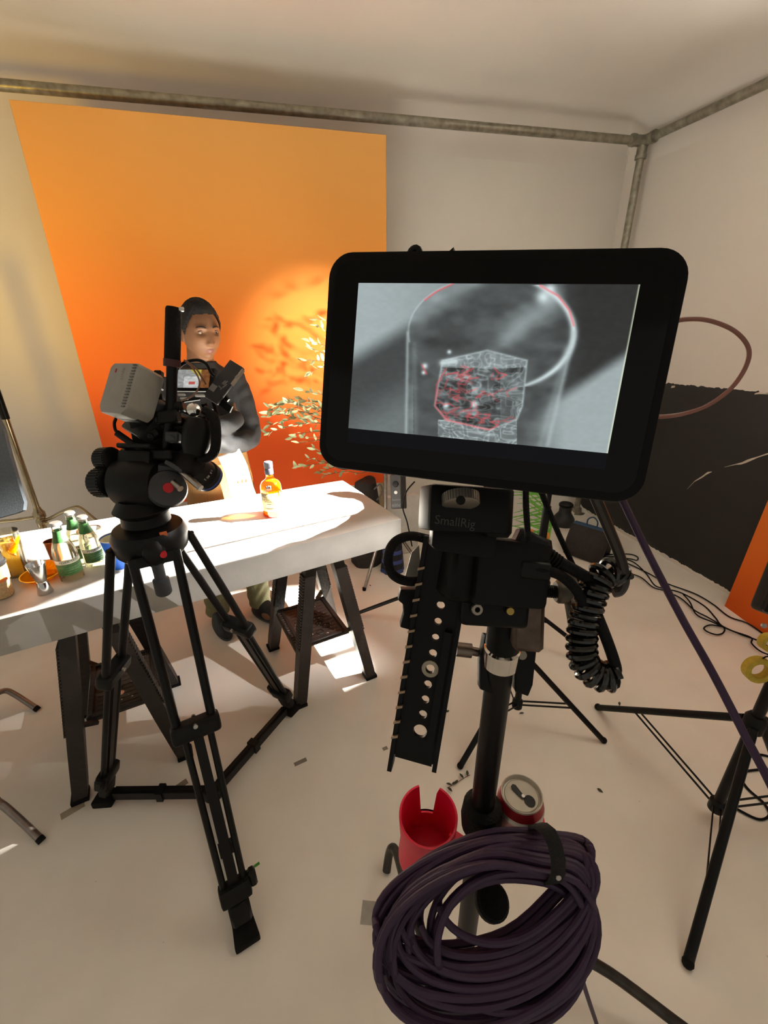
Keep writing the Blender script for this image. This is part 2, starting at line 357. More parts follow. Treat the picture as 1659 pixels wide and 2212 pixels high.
# ------------------------------------------------------------------ step ladders
LAD = mat('dark_brown_plastic', (42, 35, 31), .45, var=.35, scale=8, bump=.3, bscale=60)
LADT = mat('brown_step_tread', (66, 53, 46), .5, var=.3, scale=10, bump=.35, bscale=70)
SPECK = mat('paint_specks', (200, 192, 178), .7)
def make_ladder(label):
    t = thing('step_ladder', label, 'step ladder', (0, 0, 0), 0, 'step ladders under the slab', local=True)
    H = TB
    def P(sx, sy, z):
        k = z/H; return V((sx*(.185-.13*k), sy*(.225-.06*k), z))
    for sx in (-1, 1):
        for sy in (-1, 1):
            a, b2 = P(sx, sy, 0), P(sx, sy, H-.02); m = MB()
            zx = (b2-a).normalized(); X = V((1, 0, 0)); X = (X-zx*X.dot(zx)).normalized(); Y = zx.cross(X)
            w, d = .024, .026
            def ring(p, k=1): return [p+X*w*k*c0+Y*d*k*c1 for c0, c1 in ((-1, -1), (1, -1), (1, 1), (-1, 1))]
            lo = ring(a); lo = [V((q.x, q.y, 0)) for q in lo]
            m.rings([lo, ring(a.lerp(b2, .08), 1.05), ring(a.lerp(b2, .35), 1.1), ring(b2)])
            leg = m.build('leg', LAD, t, smooth=0)
            rb = MB(); nr = 26
            for i in range(nr):
                q = a.lerp(b2, .42+.5*i/nr)
                rb.add(*box_vf(q+X*sx*w*1.08, X*.007, Y*d*.95, zx*.0045))
            rb.build('grip_ribs', LAD, leg, smooth=0)
            MB().prism([(-.03, -.03), (.03, -.03), (.03, .03), (-.03, .03)], 0, .018, MX.Translation((a.x, a.y, 0)), bev=.004).build('rubber_foot', BLKRUB, leg)
    # tread: recessed tray with a toothed nose on the -x side
    tz = .285; x0, x1, y0, y1 = -.155, .105, -.175, .150
    m = MB().box((x1-x0, y1-y0, .014), MX.Translation(((x0+x1)/2, (y0+y1)/2, tz-.012)))
    tr = m.build('tread', LADT, t, smooth=0)
    m = MB()
    for (cx, cy, sx_, sy_) in (((x0+x1)/2, y0+.008, x1-x0, .016), ((x0+x1)/2, y1-.008, x1-x0, .016), (x0+.02, (y0+y1)/2, .016, y1-y0), (x1-.012, (y0+y1)/2, .022, y1-y0)):
        m.box((sx_, sy_, .018), MX.Translation((cx, cy, tz-.004)), bev=.003)
    m.build('rim', LAD, tr)
    for i in range(17):
        y = y0+.012+(y1-y0-.024)*i/16
        MB().box((.014, .009, .014), MX.Translation((x0+.004, y, tz-.006)), bev=.001).build('tooth', LADT, tr, smooth=0)
    MB().box((.01, y1-y0, .075), MX.Translation((x0+.004, (y0+y1)/2, tz-.055)) @ MX.Rotation(R(-14), 4, 'Y')).build('riser_panel', LAD, tr, smooth=0)
    for k in range(11):
        y = y0+.03+.026*k
        MB().box((.18, .0025, .003), MX.Translation((-.02, y, tz-.005))).build('plank_line', LAD, tr, smooth=0)
    hx = MB()
    for (cx, cy) in ((.0, .02), (.02, -.015), (.0, -.05), (.025, -.085), (-.02, -.115)):
        ring = [V((cx+.019*math.cos(R(60*i)), cy+.019*math.sin(R(60*i)), tz-.003)) for i in range(6)]
        hx.tube(ring, .0022, 5, True)
    hx.build('hexagon_pattern', LAD, tr)
    MB().cyl((-.01, .055, tz-.008), (-.01, .055, tz-.0025), .013, n=16).build('peg_hole_disc', mat('lit_floor_peach', (196, 140, 112), .6), tr)  # disc coloured as the lit floor showing through an open peg hole
    sp = MB()
    for i in range(46): sp.cyl(*(lambda x, y: ((x, y, tz-.006), (x, y, tz-.0042)))(random.uniform(x0+.035, x1-.03), random.uniform(y0+.02, y1-.02)), random.uniform(.0012, .0035), n=6)
    sp.build('paint_specks', SPECK, tr, smooth=0, kind='stuff')
    MB().box((.155, .36, .022), MX.Translation((0, 0, H-.0115)), bev=.005).build('top_platform', LAD, t)
    for sy in (-1, 1):
        m = MB(); m.add(*bar_vf(P(1, sy, .30)+V((-.02, -.015*sy, 0)), V((.07, sy*.165, .272)), .012, .02)); m.build('side_brace', LAD, t, smooth=0)
    return t
def box_vf(c, X, Y, Z):
    vs = [c+X*a+Y*b+Z*d for a in (-1, 1) for b in (-1, 1) for d in (-1, 1)]
    return vs, [(0, 1, 3, 2), (4, 6, 7, 5), (0, 4, 5, 1), (2, 3, 7, 6), (0, 2, 6, 4), (1, 5, 7, 3)]
def bar_vf(a, b, w, h, side=None):
    a, b = V(a), V(b); z = b-a; zl = z.length/2; z.normalize(); x = (side if side is not None else V((0, 0, 1))).copy(); x = (x-z*x.dot(z)).normalized(); y = z.cross(x)
    return box_vf((a+b)/2, x*w/2, y*h/2, z*zl)
lad = make_ladder('brown step ladder under the right end of the slab, near the bottle'); lad.location = (.128, 1.862, 0); lad.rotation_euler = (0, 0, R(14))
lad2 = copy_tree(lad); lad2.location = (-.719, 1.634, 0); lad2.rotation_euler = (0, 0, R(194)); lad2['label'] = 'brown step ladder under the left half of the slab, behind the tripod'

# ------------------------------------------------------------------ video tripod with fluid head
tc_ = V((-.347, 1.221, 0))
feet = [PZ(531, 2018), PZ(232, 1728), PZ(628, 1535)]
t = thing('video_tripod', 'black twin-tube video tripod with fluid head in front of the table', 'tripod', tc_)
TRI = t
hub = MB(); hub.lathe([(.03, .035), (.036, .04), (.036, .06), (.028, .068)], MX.Translation(tc_)).build('spreader_hub', BLACK, t)
for F in feet:
    e = (F-tc_); e.z = 0; e.normalize(); s_ = V((-e.y, e.x, 0))
    Hg = tc_+e*.085+V((0, 0, 1.10)); Fb = F+V((0, 0, .055))-e*.012; ld = (Fb-Hg).normalized(); nrm = s_.cross(ld)
    B = Hg.lerp(Fb, .43); Bl = Hg.lerp(Fb, .46); E2 = Hg.lerp(Fb, .90)
    leg = MB().ball((0, 0, 0), (.03, .024, .04), MX.Translation(Hg+V((0, 0, .012))) @ axis_m((0, 0, 0), ld, s_), n=14)
    leg.box((.125, .022, .03), axis_m(Hg+ld*.012, ld, s_), bev=.008, seg=2)
    leg = leg.build('leg', BLACK, t)
    for k in (-1, 1):
        MB().cyl(Hg+s_*k*.052, B+s_*k*.045, .0125, n=14).build('upper_tube', BLKTUBE, leg)
        MB().cyl(Bl+s_*k*.033, E2+s_*k*.028, .0095, n=12).build('lower_tube', BLKTUBE, leg)
    MB().add(*bar_vf(Bl, Fb, .026, .020, s_)).build('center_tube', BLKTUBE, leg, smooth=0)
    br_ = MB().box((.128, .05, .05), axis_m(B+ld*.018, ld, s_), bev=.014, seg=3).build('leg_clamp', BLACK, leg)
    for k in (-1, 1): MB().cyl(B+nrm*k*.026, B+nrm*k*.034, .006, n=10).build('clamp_screw', STEEL, leg)
    MB().box((.088, .045, .055), axis_m(E2+ld*.012, ld, s_), bev=.01, seg=2).box((.022, .03, .05), axis_m(E2+s_*.052+ld*.0, ld, s_), bev=.006).build('lower_clamp', BLACK, leg)
    MB().box((.06, .036, .07), axis_m(Fb-ld*.03, ld, s_), bev=.008).build('ankle', BLACK, leg)
    fm_ = axis_m(V((F.x, F.y, 0)), (0, 0, 1), s_)
    MB().prism([(-.036, -.036), (.036, -.036), (.03, .034), (-.03, .034)], 0, .03, fm_, bev=.006).build('rubber_foot', BLKRUB, leg)
    a, b_ = tc_+V((0, 0, .05))+e*.03, F+V((0, 0, .04))-e*.04
    sb = MB().add(*bar_vf(a, b_, .030, .034, s_)).build('spreader_arm', BLKTUBE, t, smooth=0)
    MB().add(*bar_vf(a+V((0, 0, .0185)), b_+V((0, 0, .0185)), .010, .004, s_)).add(*bar_vf(a.lerp(b_, .45), a.lerp(b_, .52), .044, .042, s_)).build('slider', BLACK, sb, smooth=0)
# crown and bowl clamp
cr = MB().lathe([(.04, 1.055), (.075, 1.065), (.092, 1.085), (.098, 1.13), (.088, 1.150), (.055, 1.155)], MX.Translation(tc_), n=36).build('crown', BLACK, t)
lv = (CP-V((tc_.x, tc_.y, CAMH))).normalized(); lvs = V((lv.y, -lv.x, 0))
MB().cyl(tc_+lv*.094+V((.02, 0, 1.105)), tc_+lv*.104+V((.02, 0, 1.105)), .0085, n=16).build('round_badge', RED, cr)
MB().box((.018, .014, .006), axis_m(tc_+lv*.085-lvs*.05+V((-.02, 0, 1.15)), lv, (1, 0, 0)), bev=.001).build('orange_latch', mat('orange_latch', (190, 95, 50), .5), cr)
MB().lathe([(.020, 1.06), (.020, 1.03), (.0165, 1.028), (.0155, .985), (.0225, .98), (.0225, .935), (.019, .93)], MX.Translation(tc_), n=20).build('bowl_clamp_knob', DARKGREY, t)
# fluid head (camera side turned to the right)
hd = 1.165; px_ = hd/FPX
HB = MB().lathe([(.045, 1.15), (.062, 1.165), (.06, 1.19), (.075, 1.205), (.055, 1.235)], MX.Translation(tc_), n=32)
F1 = FR(310, 1043, hd, rx=0, ry=-12, rz=-3)
hdr = F1 @ MX.Rotation(R(90), 4, 'Y')
HB.lathe([(.05, -.066), (.064, -.06), (.068, -.03), (.068, .035), (.056, .06)], hdr, n=36)
HB.box((.10, .075, .085), F1, c=(0, .045, 0), bev=.012, seg=2)
fh = HB.build('fluid_head', BLACK, t)
for (x, y, r_, l_, dz) in ((232, 992, 24*px_, .05, .0), (226, 1042, 31*px_, .05, 0)):
    K = FR(x, y, hd-.01, ry=-20) @ MX.Rotation(R(90), 4, 'Y')
    k = MB().lathe([(r_*.85, -l_/2), (r_, -l_/2+.005), (r_, l_/2-.004), (r_*.7, l_/2)], K, n=28).build('drag_knob', BLACK, fh)
    g = MB()
    for i in range(28):
        a = 2*math.pi*i/28; g.add(*box_vf(K @ V((r_*math.cos(a), r_*math.sin(a), 0)), K.to_3x3() @ V((math.cos(a), math.sin(a), 0))*.0018, K.to_3x3() @ V((-math.sin(a), math.cos(a), 0))*.002, K.to_3x3() @ V((0, 0, 1))*l_*.36))
    g.build('knurling', BLACK, k, smooth=0)
K = FR(362, 1056, hd-.03, ry=32, rx=-6)
dk = MB().lathe([(.046, -.03), (.049, 0), (.045, .012), (.020, .016)], K, n=32).build('side_disc', DARKGREY, fh)
MB().lathe([(.013, .0165), (.013, .0185)], K, n=20).build('round_badge', RED, dk)
MB().box((.075, .05, .06), FR(356, 1022, hd, ry=25, rz=-10), bev=.008).build('tilt_lock', DARKGREY, fh)
MB().box((.155, .026, .075), FR(335, 985, hd, ry=-12, rz=-3), bev=.004).box((.10, .012, .11), FR(320, 969, hd, ry=-12, rz=-3), bev=.003).build('sliding_plate', BLACK, fh)
MB().cyl(PD(262, 992, hd), PD(410, 1000, hd-.01), .008, n=10).build('plate_rail', BLKMET, fh)
# pan bar standing upright
pb0, pb1, pb2 = PD(369, 905, 1.13), PD(372, 782, 1.10), PD(375, 664, 1.075)
MB().cyl(pb0, pb1, .0135, n=16).build('pan_bar', BLKTUBE, fh)
pg = MB().cyl(pb1-(pb1-pb0).normalized()*.012, pb1+(pb2-pb1).normalized()*.006, .0205, n=20).build('grip_collar', mat('dark_red_collar', (62, 24, 26), .5), fh)
gp = MB(); gp.tube([pb1, pb1.lerp(pb2, .02), pb1.lerp(pb2, .96), pb2], [.018, .019, .0185, .0165], 20).build('grip', BLKRUB, fh)
MB().box((.012, .010, .006), FR(392, 668, 1.065), bev=.001).build('bar_end_clip', CHROME, fh)
MB().box((.05, .032, .032), FR(366, 902, 1.12, rz=5), bev=.004).cyl(PD(366, 905, 1.12), PD(355, 985, 1.15), .011, n=12).build('bar_clamp', BLACK, fh)
MB().lathe([(.02, -.02), (.022, 0), (.012, .02)], FR(340, 880, 1.13), n=16).build('bar_rosette', DARKGREY, fh)

# ------------------------------------------------------------------ cinema camera rig on the tripod
cd = 1.15
t = thing('cinema_camera', 'black cinema camera rig with big grey battery on the tripod head', 'camera', PD(360, 985, cd))
GREYB = mat('battery_grey_shell', (150, 148, 140), .5, var=.06, bump=.08, bscale=150)
Bt = FR(283, 851, 1.10, rx=-6, ry=-26, rz=-10)
bb = MB().prism([(-.056, -.048), (-.044, -.064), (.036, -.064), (.056, -.046), (.056, .058), (.044, .066), (-.046, .066), (-.056, .054)], -.038, .034, Bt, bev=.006).build('battery', GREYB, t)
vn = MB()
for i in range(15): vn.box((.013, .0028, .004), Bt, c=(.0405, .060-.0075*i, .0345))
vn.build('vent_ribs', mat('battery_rib_grey', (98, 97, 93), .5), bb, smooth=0)
MB().box((.003, .010, .001), Bt, c=(-.028, .045, .0347)).build('red_lamp', RED, bb, smooth=0)
text('SWIT', .014, Bt @ MX.Translation((.002, .036, .0348)) @ MX.Rotation(R(-90), 4, 'Z'), 'lettering', GREYPRINT, bb)
MB().box((.085, .05, .02), Bt, c=(-.002, -.03, -.05), bev=.004).box((.08, .03, .05), Bt, c=(.0, -.05, -.03), bev=.004).build('battery_plate', BLACK, t)
body = MB()
body.box((.12, .11, .13), FR(352, 930, 1.20, rx=-15, ry=-35, rz=-25), bev=.006, seg=2)
body.box((.09, .05, .10), FR(410, 935, 1.22, rx=-15, ry=-35, rz=-25), bev=.006)
body.box((.14, .012, .14), FR(345, 968, 1.17, rx=-60, ry=0, rz=-8), bev=.003)
bo = body.build('body', BLACK, t)
cg = MB()
for (a, b2, r_) in (((300, 930), (345, 985), .006), ((270, 895), (330, 968), .007), ((330, 860), (440, 905), .006), ((345, 850), (352, 930), .006), ((440, 870), (455, 915), .008), ((300, 885), (340, 850), .007), ((455, 850), (470, 900), .005), ((395, 865), (430, 860), .006)):
    cg.cyl(PD(*a, 1.14), PD(*b2, 1.18), r_, n=10)
cg.build('cage', BLKMET, t)
for i, (x, y, s0, rz) in enumerate(((386, 880, .03, 10), (420, 885, .026, -20), (345, 905, .032, 15), (375, 945, .034, 0), (330, 940, .03, 30), (312, 905, .025, -20), (440, 935, .028, 10))):
    MB().box((s0, s0*.8, s0), FR(x, y, 1.13, rz=rz, ry=20*i % 50), bev=.004).cyl(PD(x-6, y+4, 1.115), PD(x+4, y-3, 1.135), s0*.3, n=12).build('accessory_block', [BLACK, DARKGREY][i % 2], t)
# ventilated cheek with chrome clamp bits
MB().lathe([(.012, -.012), (.017, -.005), (.017, .006), (.008, .012)], FR(418, 886, 1.11, ry=30), n=14).build('chrome_knob', CHROME, t)
MB().box((.025, .005, .006), FR(432, 855, 1.13), bev=.001).box((.020, .005, .006), FR(398, 861, 1.13), bev=.001).box((.020, .005, .006), FR(392, 853, 1.13), bev=.001).build('silver_clip', WHITE, t)
# viewfinder cup and side grip
MB().lathe([(.010, -.05), (.028, -.045), (.036, -.02), (.034, .02), (.026, .045), (.010, .05)], FR(425, 945, 1.10, ry=15, rz=-8) @ MX.Rotation(R(90), 4, 'X'), n=24).build('viewfinder', BLACK, t)
MB().tube([PD(452, 893, 1.09), PD(463, 905, 1.085), PD(467, 940, 1.085), PD(463, 975, 1.09), PD(447, 990, 1.10), PD(432, 992, 1.11)], [.012, .0125, .0125, .012, .011, .009], 12, sm=5).build('side_grip', BLKRUB, t)
MB().cyl(PD(441, 885, 1.1), PD(455, 893, 1.1), .012, n=14).cyl(PD(438, 900, 1.11), PD(440, 985, 1.12), .009, n=12).build('grip_arm', BLACK, t)
# lens pointing down to the table
L0, L1 = PD(398, 990, 1.12), PD(452, 1033, 1.22); Lm = axis_m(L0, L1-L0, rgt); LL = (L1-L0).length
ln = MB().lathe([(.030, 0), (.033, .005), (.033, .035), (.036, .038), (.036, LL*.75), (.041, LL*.78), (.041, LL), (.036, LL), (.034, LL-.02)], Lm, n=40).build('lens', BLACK, t)
MB().lathe([(.0414, LL-.012), (.0414, LL-.005)], Lm, n=40).build('blue_ring', mat('blue_ring', (40, 62, 140), .4), ln)
text('1.5  85 2', .010, Lm @ MX.Translation((0, 0, LL*.60)) @ MX.Rotation(R(120), 4, 'Z'), 'lettering', WHITE, ln, wrap=.0365)
MB().lathe([(.034, LL-.016), (.001, LL-.012)], Lm, n=40).build('front_glass', mat('lens_glass', (12, 14, 22), .08, coat=.5), ln)
for a, b2 in (((392, 1018), (434, 1055)), ((374, 1042), (390, 1056))):
    MB().cyl(PD(*a, 1.13), PD(*b2, 1.12), .0085, n=14).build('support_rod', STEEL, t)
MB().box((.05, .012, .02), FR(378, 1008, 1.12, rz=-30), bev=.002).build('rod_bracket', DARKGREY, t)

# ------------------------------------------------------------------ painted screens (emissive pixels on a grid)
def vcol_mat(name, strength):
    m = bpy.data.materials.new(name); m.use_nodes = True; nt = m.node_tree; b = nt.nodes['Principled BSDF']
    a = nt.nodes.new('ShaderNodeAttribute'); a.attribute_name = 'pixels'
    nt.links.new(a.outputs['Color'], b.inputs['Emission Color']); b.inputs['Emission Strength'].default_value = strength
    b.inputs['Base Color'].default_value = (.01, .01, .012, 1); b.inputs['Roughness'].default_value = .25; return m
def screen(name, M, w, h, nx, ny, img, m, parent):
    xs = np.linspace(-w/2, w/2, nx); ys = np.linspace(-h/2, h/2, ny); X, Y = np.meshgrid(xs, ys)
    vs = np.stack([X.ravel(), Y.ravel(), np.zeros(nx*ny)], 1)
    i = np.arange((ny-1)*nx).reshape(ny-1, nx)[:, :-1].ravel()
    fs = np.stack([i, i+1, i+nx+1, i+nx], 1)
    me = bpy.data.meshes.new(name); me.from_pydata([tuple(M @ V(p)) for p in vs], [], fs.tolist()); me.materials.append(m)
    c = me.color_attributes.new('pixels', 'FLOAT_COLOR', 'POINT')
    U = (X/w+.5); T = (Y/h+.5); rgb = img(U, T); s = np.clip(rgb, 0, 255)/255
    l = np.where(s <= .04045, s/12.92, ((s+.055)/1.055)**2.4)
    c.data.foreach_set('color', np.concatenate([l, np.ones(l.shape[:2]+(1,))], 2).astype(np.float32).ravel())
    o = bpy.data.objects.new(name, me); COL.objects.link(o); return put(o, parent)
def gnoise(U, T, f, seed):
    rg = np.random.RandomState(seed); n = 64; g = rg.rand(n, n); x = U*f; y = T*f
    xi, yi = np.floor(x).astype(int), np.floor(y).astype(int); fx_, fy_ = x-xi, y-yi; fx_ = fx_*fx_*(3-2*fx_); fy_ = fy_*fy_*(3-2*fy_)
    q = lambda a, b: g[b % n, a % n]
    return (q(xi, yi)*(1-fx_)+q(xi+1, yi)*fx_)*(1-fy_)+(q(xi, yi+1)*(1-fx_)+q(xi+1, yi+1)*fx_)*fy_
def seg_dist(X, Y, pts):
    d = np.full(X.shape, 1e9)
    for (x0, y0), (x1, y1) in zip(pts[:-1], pts[1:]):
        dx, dy = x1-x0, y1-y0; t_ = np.clip(((X-x0)*dx+(Y-y0)*dy)/(dx*dx+dy*dy+1e-9), 0, 1)
        d = np.minimum(d, np.hypot(X-x0-t_*dx, Y-y0-t_*dy))
    return d
def sst(x, a, b): t_ = np.clip((x-a)/(b-a), 0, 1); return t_*t_*(3-2*t_)
_src = [(0, 0), (1, 0), (1, 1), (0, 1)]; _dst = [(145, 835), (1245, 942), (1388, 225), (188, 218)]
_A = []; _B = []
for (u, v), (x, y) in zip(_src, _dst): _A += [[u, v, 1, 0, 0, 0, -u*x, -v*x], [0, 0, 0, u, v, 1, -u*y, -v*y]]; _B += [x, y]
_H = np.append(np.linalg.solve(np.array(_A, float), np.array(_B, float)), 1).reshape(3, 3)
def glass_picture(U, T):
    w = _H[2, 0]*U+_H[2, 1]*T+1; X = (_H[0, 0]*U+_H[0, 1]*T+_H[0, 2])/w; Y = (_H[1, 0]*U+_H[1, 1]*T+_H[1, 2])/w
    g = np.full(X.shape, 150.)
    n1 = gnoise(U, T, 5, 1); n2 = gnoise(U, T, 22, 2); n3 = gnoise(U, T, 60, 3)
    mix = lambda a, b, k: a*(1-k)+b*k
    # broad light and shade: light corner, dark diagonal, light lower right
    dl = (X-160)*.50+(Y-545)*.86                      # distance below the upper-left diagonal edge
    g = mix(178, 150, sst(X, 200, 700)); g = mix(g, 62, sst(dl, -45, 50)); 
    g = mix(g, 112, sst(dl, 120, 330)*(X < 420))
    g = mix(g, 34, sst(X, 980, 1180)*sst(-((X-1100)*.5+(Y-690)*.86), -30, 60))
    lr = (X-1060)*.55+(Y-690)*.84
    g = mix(g, 172, sst(lr, -28, 40)*sst(X, 860, 1080))
    streak = np.abs((X-1000)*.58+(Y-300)*.82-10); al = sst(X, 700, 860)*(1-sst(X, 1010, 1090))
    g = mix(g, 165, np.exp(-(streak/55)**2)*al*.85)
    # inside of the tumbler
    inside = (((X-752)/350)**2+((Y-430)/235)**2 < 1) | ((Y > 430) & (X > 397) & (X < 1105-(Y-440)*.245))
    g = np.where(inside, mix(g, 120, .22)+(n2-.5)*26, g)
    g = np.where(inside, mix(g, 38, .65*np.exp(-((Y-455-(n1-.5)*50)/24)**2)*sst(X, 440, 500)*(1-sst(X, 600, 690))), g)
    # walls of the tumbler
    rim = np.abs(np.hypot((X-752)/352, (Y-430)/(238+(X > 752)*8))-1)*300
    right = sst(X, 700, 1050)
    g = mix(g, 235, np.exp(-(rim/(4+9*right))**2)*(.35+.6*right)*((Y < 660) & ((X < 760) | (Y > 226) ))*np.where((X < 800) & (Y > 470), .12, 1))
    for pts, wd, k in (([(397, 430), (390, 860)], 7, .6), ([(1106, 430), (990, 905)], 12, .55), ([(1075, 500), (960, 905)], 16, .3), ([(425, 480), (430, 860)], 12, .2)):
        g = mix(g, 200, np.exp(-(seg_dist(X, Y, pts)/wd)**2)*k)
    # ice cube
    cube = [(545, 548), (735, 505), (905, 548), (885, 740), (860, 800), (745, 842), (560, 800), (512, 740), (545, 548)]
    from_c = np.zeros(X.shape, bool); j = len(cube)-1
    for i in range(len(cube)):
        xi, yi = cube[i]; xj, yj = cube[j]; from_c ^= ((yi > Y) != (yj > Y)) & (X < (xj-xi)*(Y-yi)/(yj-yi+1e-9)+xi); j = i
    n4 = gnoise(U+.13*n2, T+.13*n1, 34, 5); n5 = gnoise(U*1.78+.1*n1, T+.08*n2, 26, 6); rdg = np.exp(-((n4-.5)/.11)**2)+.7*np.exp(-((n5-.5)/.10)**2)
    tex = 62+(n2-.5)*110+rdg*58+(n3-.5)*30
    g = np.where(from_c, mix(g, tex, .85), g)
    g = np.where(from_c & (Y < 585-(np.abs(X-735))*.05), mix(g, 150+rdg*30, .7), g)
    g = np.where(from_c & (X > 790) & (Y > 600), mix(g, 112+rdg*35, .6), g)
    below = (Y > 800) & (X > 525) & (X < 860); g = np.where(below & ~from_c, mix(g, 125+rdg*70, .75), g)
    g = mix(g, 225, np.exp(-(seg_dist(X, Y, [(545, 560), (600, 552)])/14)**2)*.9)
    for (x, y, r_) in ((975, 278, 30), (1005, 245, 24), (470, 572, 12), (465, 600, 9), (574, 512, 9), (560, 740, 12), (680, 735, 16)):
        g = mix(g, 240, np.exp(-(((X-x)**2+(Y-y)**2)/r_**2))*.95)
    g = mix(g, 215, np.exp(-(seg_dist(X, Y, cube)/4.5)**2)*.5)
    # red focus peaking
    rd = np.zeros(X.shape); rg = random.Random(5)
    for k in range(46):
        x, y = rg.gauss(600, 55) if k < 26 else rg.uniform(540, 880), rg.uniform(575, 815)
        if k > 34: x, y = rg.uniform(620, 790), rg.uniform(760, 830)
        pts = [(x, y)]
        for _ in range(4): x += rg.uniform(-28, 34); y += rg.uniform(-18, 20); pts.append((x, y))
        rd = np.maximum(rd, np.exp(-(seg_dist(X, Y, pts)/3.2)**2)*rg.uniform(.5, 1)*from_c)
    rd = np.maximum(rd, np.exp(-(seg_dist(X, Y, [(560, 585), (520, 650), (515, 745), (560, 800), (740, 842), (780, 825)])/4)**2)*.8)
    rd = np.maximum(rd, np.exp(-(seg_dist(X, Y, [(470, 292), (520, 255), (590, 222)])/3.5)**2))
    rd = np.maximum(rd, np.exp(-(seg_dist(X, Y, [(962, 230), (1040, 275), (1085, 335), (1104, 400)])/5)**2)*.9)
    rd = np.maximum(rd, np.exp(-(seg_dist(X, Y, [(458, 568), (478, 606)])/4)**2)*.8)
    g = g*.93+10+(n3-.5)*6
    c = np.stack([g*.93, g*1.0, g*1.01], 2)
    red = np.stack([np.clip(g*.6+125, 0, 235), g*.45+40, g*.45+45], 2)
    c = c*(1-rd[..., None])+red*rd[..., None]
    # right edge line of light
    ed = sst(U, .993, .998)*.7; c = c*(1-ed[..., None])+np.array([225, 235, 205])*ed[..., None]
    return c
def small_picture(U, T):
    g = np.full(U.shape+(3,), 0.)+np.array([150, 152, 150])
    g = np.where(((U+T*.8) > 1.15)[..., None], np.array([185, 168, 60]), g); g = np.where((U > .72)[..., None], np.array([120, 72, 34]), g)
    g = np.where(((np.abs(U-.45) < .25) & (T < .62))[..., None], np.array([196, 198, 196]), g)
    n_ = gnoise(U, T, 14, 9); g = g+(n_-.5)[..., None]*50
    g = np.where(((np.abs(U-.46) < .10) & (np.abs(T-.25) < .07))[..., None], np.array([190, 80, 70]), g)
    return g
SM = FR(421, 818, 1.19, rx=-8, ry=-6, rz=-2)
MB().box((.112, .066, .014), SM, c=(0, 0, -.008), bev=.004).build('viewing_screen', BLACK, t)
screen('screen_picture', SM @ MX.Translation((-.004, 0, .0005)), .092, .052, 46, 26, small_picture, vcol_mat('small_screen_light', .45), t)
SD = FR(484, 826, 1.14, rx=-6, ry=-12, rz=-33)
sd = MB().box((.046, .118, .012), SD, bev=.003, seg=2).build('recorder_drive', mat('drive_black', (38, 38, 40), .45), t)
MB().box((.003, .05, .0125), SD, c=(.0235, .03, 0)).build('edge_strip', STEEL, sd, smooth=0)
mk = MB()
for (x, y, w_, h_) in ((.004, .0, .003, .012), (.009, .002, .003, .014), (.014, -.004, .003, .012), (.006, -.016, .010, .002), (.013, -.014, .002, .012), (.015, .036, .002, .014), (.019, .034, .002, .010)):
    mk.box((w_, h_, .0004), SD @ MX.Rotation(R(-12), 4, 'Z'), c=(x, y, .0063))
mk.build('printed_mark', GREYPRINT, sd, smooth=0, kind='stuff')
MB().prism([(-.009, -.009), (.009, -.009), (.009, .009), (-.009, .009)], .006, .0064, SD @ MX.Translation((-.012, -.028, .0)), bev=.0).build('badge', GREYPRINT, sd, smooth=0)
MB().add(*bar_vf(PD(455, 850, 1.16), PD(500, 885, 1.16), .02, .006)).add(*bar_vf(PD(465, 835, 1.17), PD(490, 870, 1.17), .03, .006)).build('drive_bracket', BLKMET, t, smooth=0)
MB().tube([PD(384, 797, 1.12), PD(398, 784, 1.11), PD(425, 778, 1.11), PD(445, 786, 1.12), PD(456, 806, 1.14), PD(462, 812, 1.15)], .0042, 8, sm=6).build('cable', BLACK, t)
MB().tube([PD(398, 778, 1.10), PD(416, 795, 1.09), PD(431, 825, 1.09), PD(420, 852, 1.10), PD(392, 866, 1.12)], .0022, 6, sm=7).tube([PD(402, 779, 1.10), PD(424, 797, 1.09), PD(436, 815, 1.1), PD(445, 830, 1.12)], .0022, 6, sm=7).build('thin_cable', mat('copper_brown_cable', (128, 92, 72), .5), t)
MB().tube([PD(250, 905, 1.12), PD(247, 915, 1.11), PD(250, 930, 1.11), PD(262, 940, 1.11)], .004, 8, sm=5).tube([PD(252, 935, 1.11), PD(285, 958, 1.12), PD(310, 975, 1.14)], .0085, 10, sm=4).build('power_cable', BLACK, t)
MB().box((.02, .05, .02), FR(343, 822, 1.15), bev=.003).box((.004, .016, .003), FR(343, 820, 1.135), mi=1).build('side_port_block', [BLACK, mat('red_port_light', (210, 60, 40), .4)], t, smooth=0)

# ------------------------------------------------------------------ field monitor in front
MW = .16
_a, _b, _c = -0.21378709802045268, 0.264354224315745, -0.1465772693429113
_Rm = (MX.Rotation(_c, 3, 'Z') @ MX.Rotation(_b, 3, 'Y') @ MX.Rotation(_a, 3, 'X'))
def camvec(v): return rgt*v[0]+upv*v[1]+fwd*v[2]
mo = CP+camvec(V((0.35311787639722564, 0.5559453254224598, 1.6568361353564665))*MW)
mxx, myy = camvec(_Rm.col[0]), camvec(_Rm.col[1]); mzz = mxx.cross(myy)
MON = MX.Translation(mo) @ MX((mxx, myy, mzz)).transposed().to_4x4()
t = thing('field_monitor', 'black field monitor showing a grey close-up of a glass with an ice cube', 'monitor', mo)
def rrect(x0, x1, y0, y1, r, n=8, inset=0):
    o = []
    for cx, cy, a0 in ((x1-r, y1-r, 0), (x0+r, y1-r, 90), (x0+r, y0+r, 180), (x1-r, y0+r, 270)):
        o += [(cx+r*math.cos(R(a0+90*i/n)), cy+r*math.sin(R(a0+90*i/n))) for i in range(n+1)]
    return o
w = MW
X0, X1, Y0, Y1 = -.638*w, .645*w, -.458*w, .402*w
outl = rrect(X0, X1, Y0, Y1, .1*w)
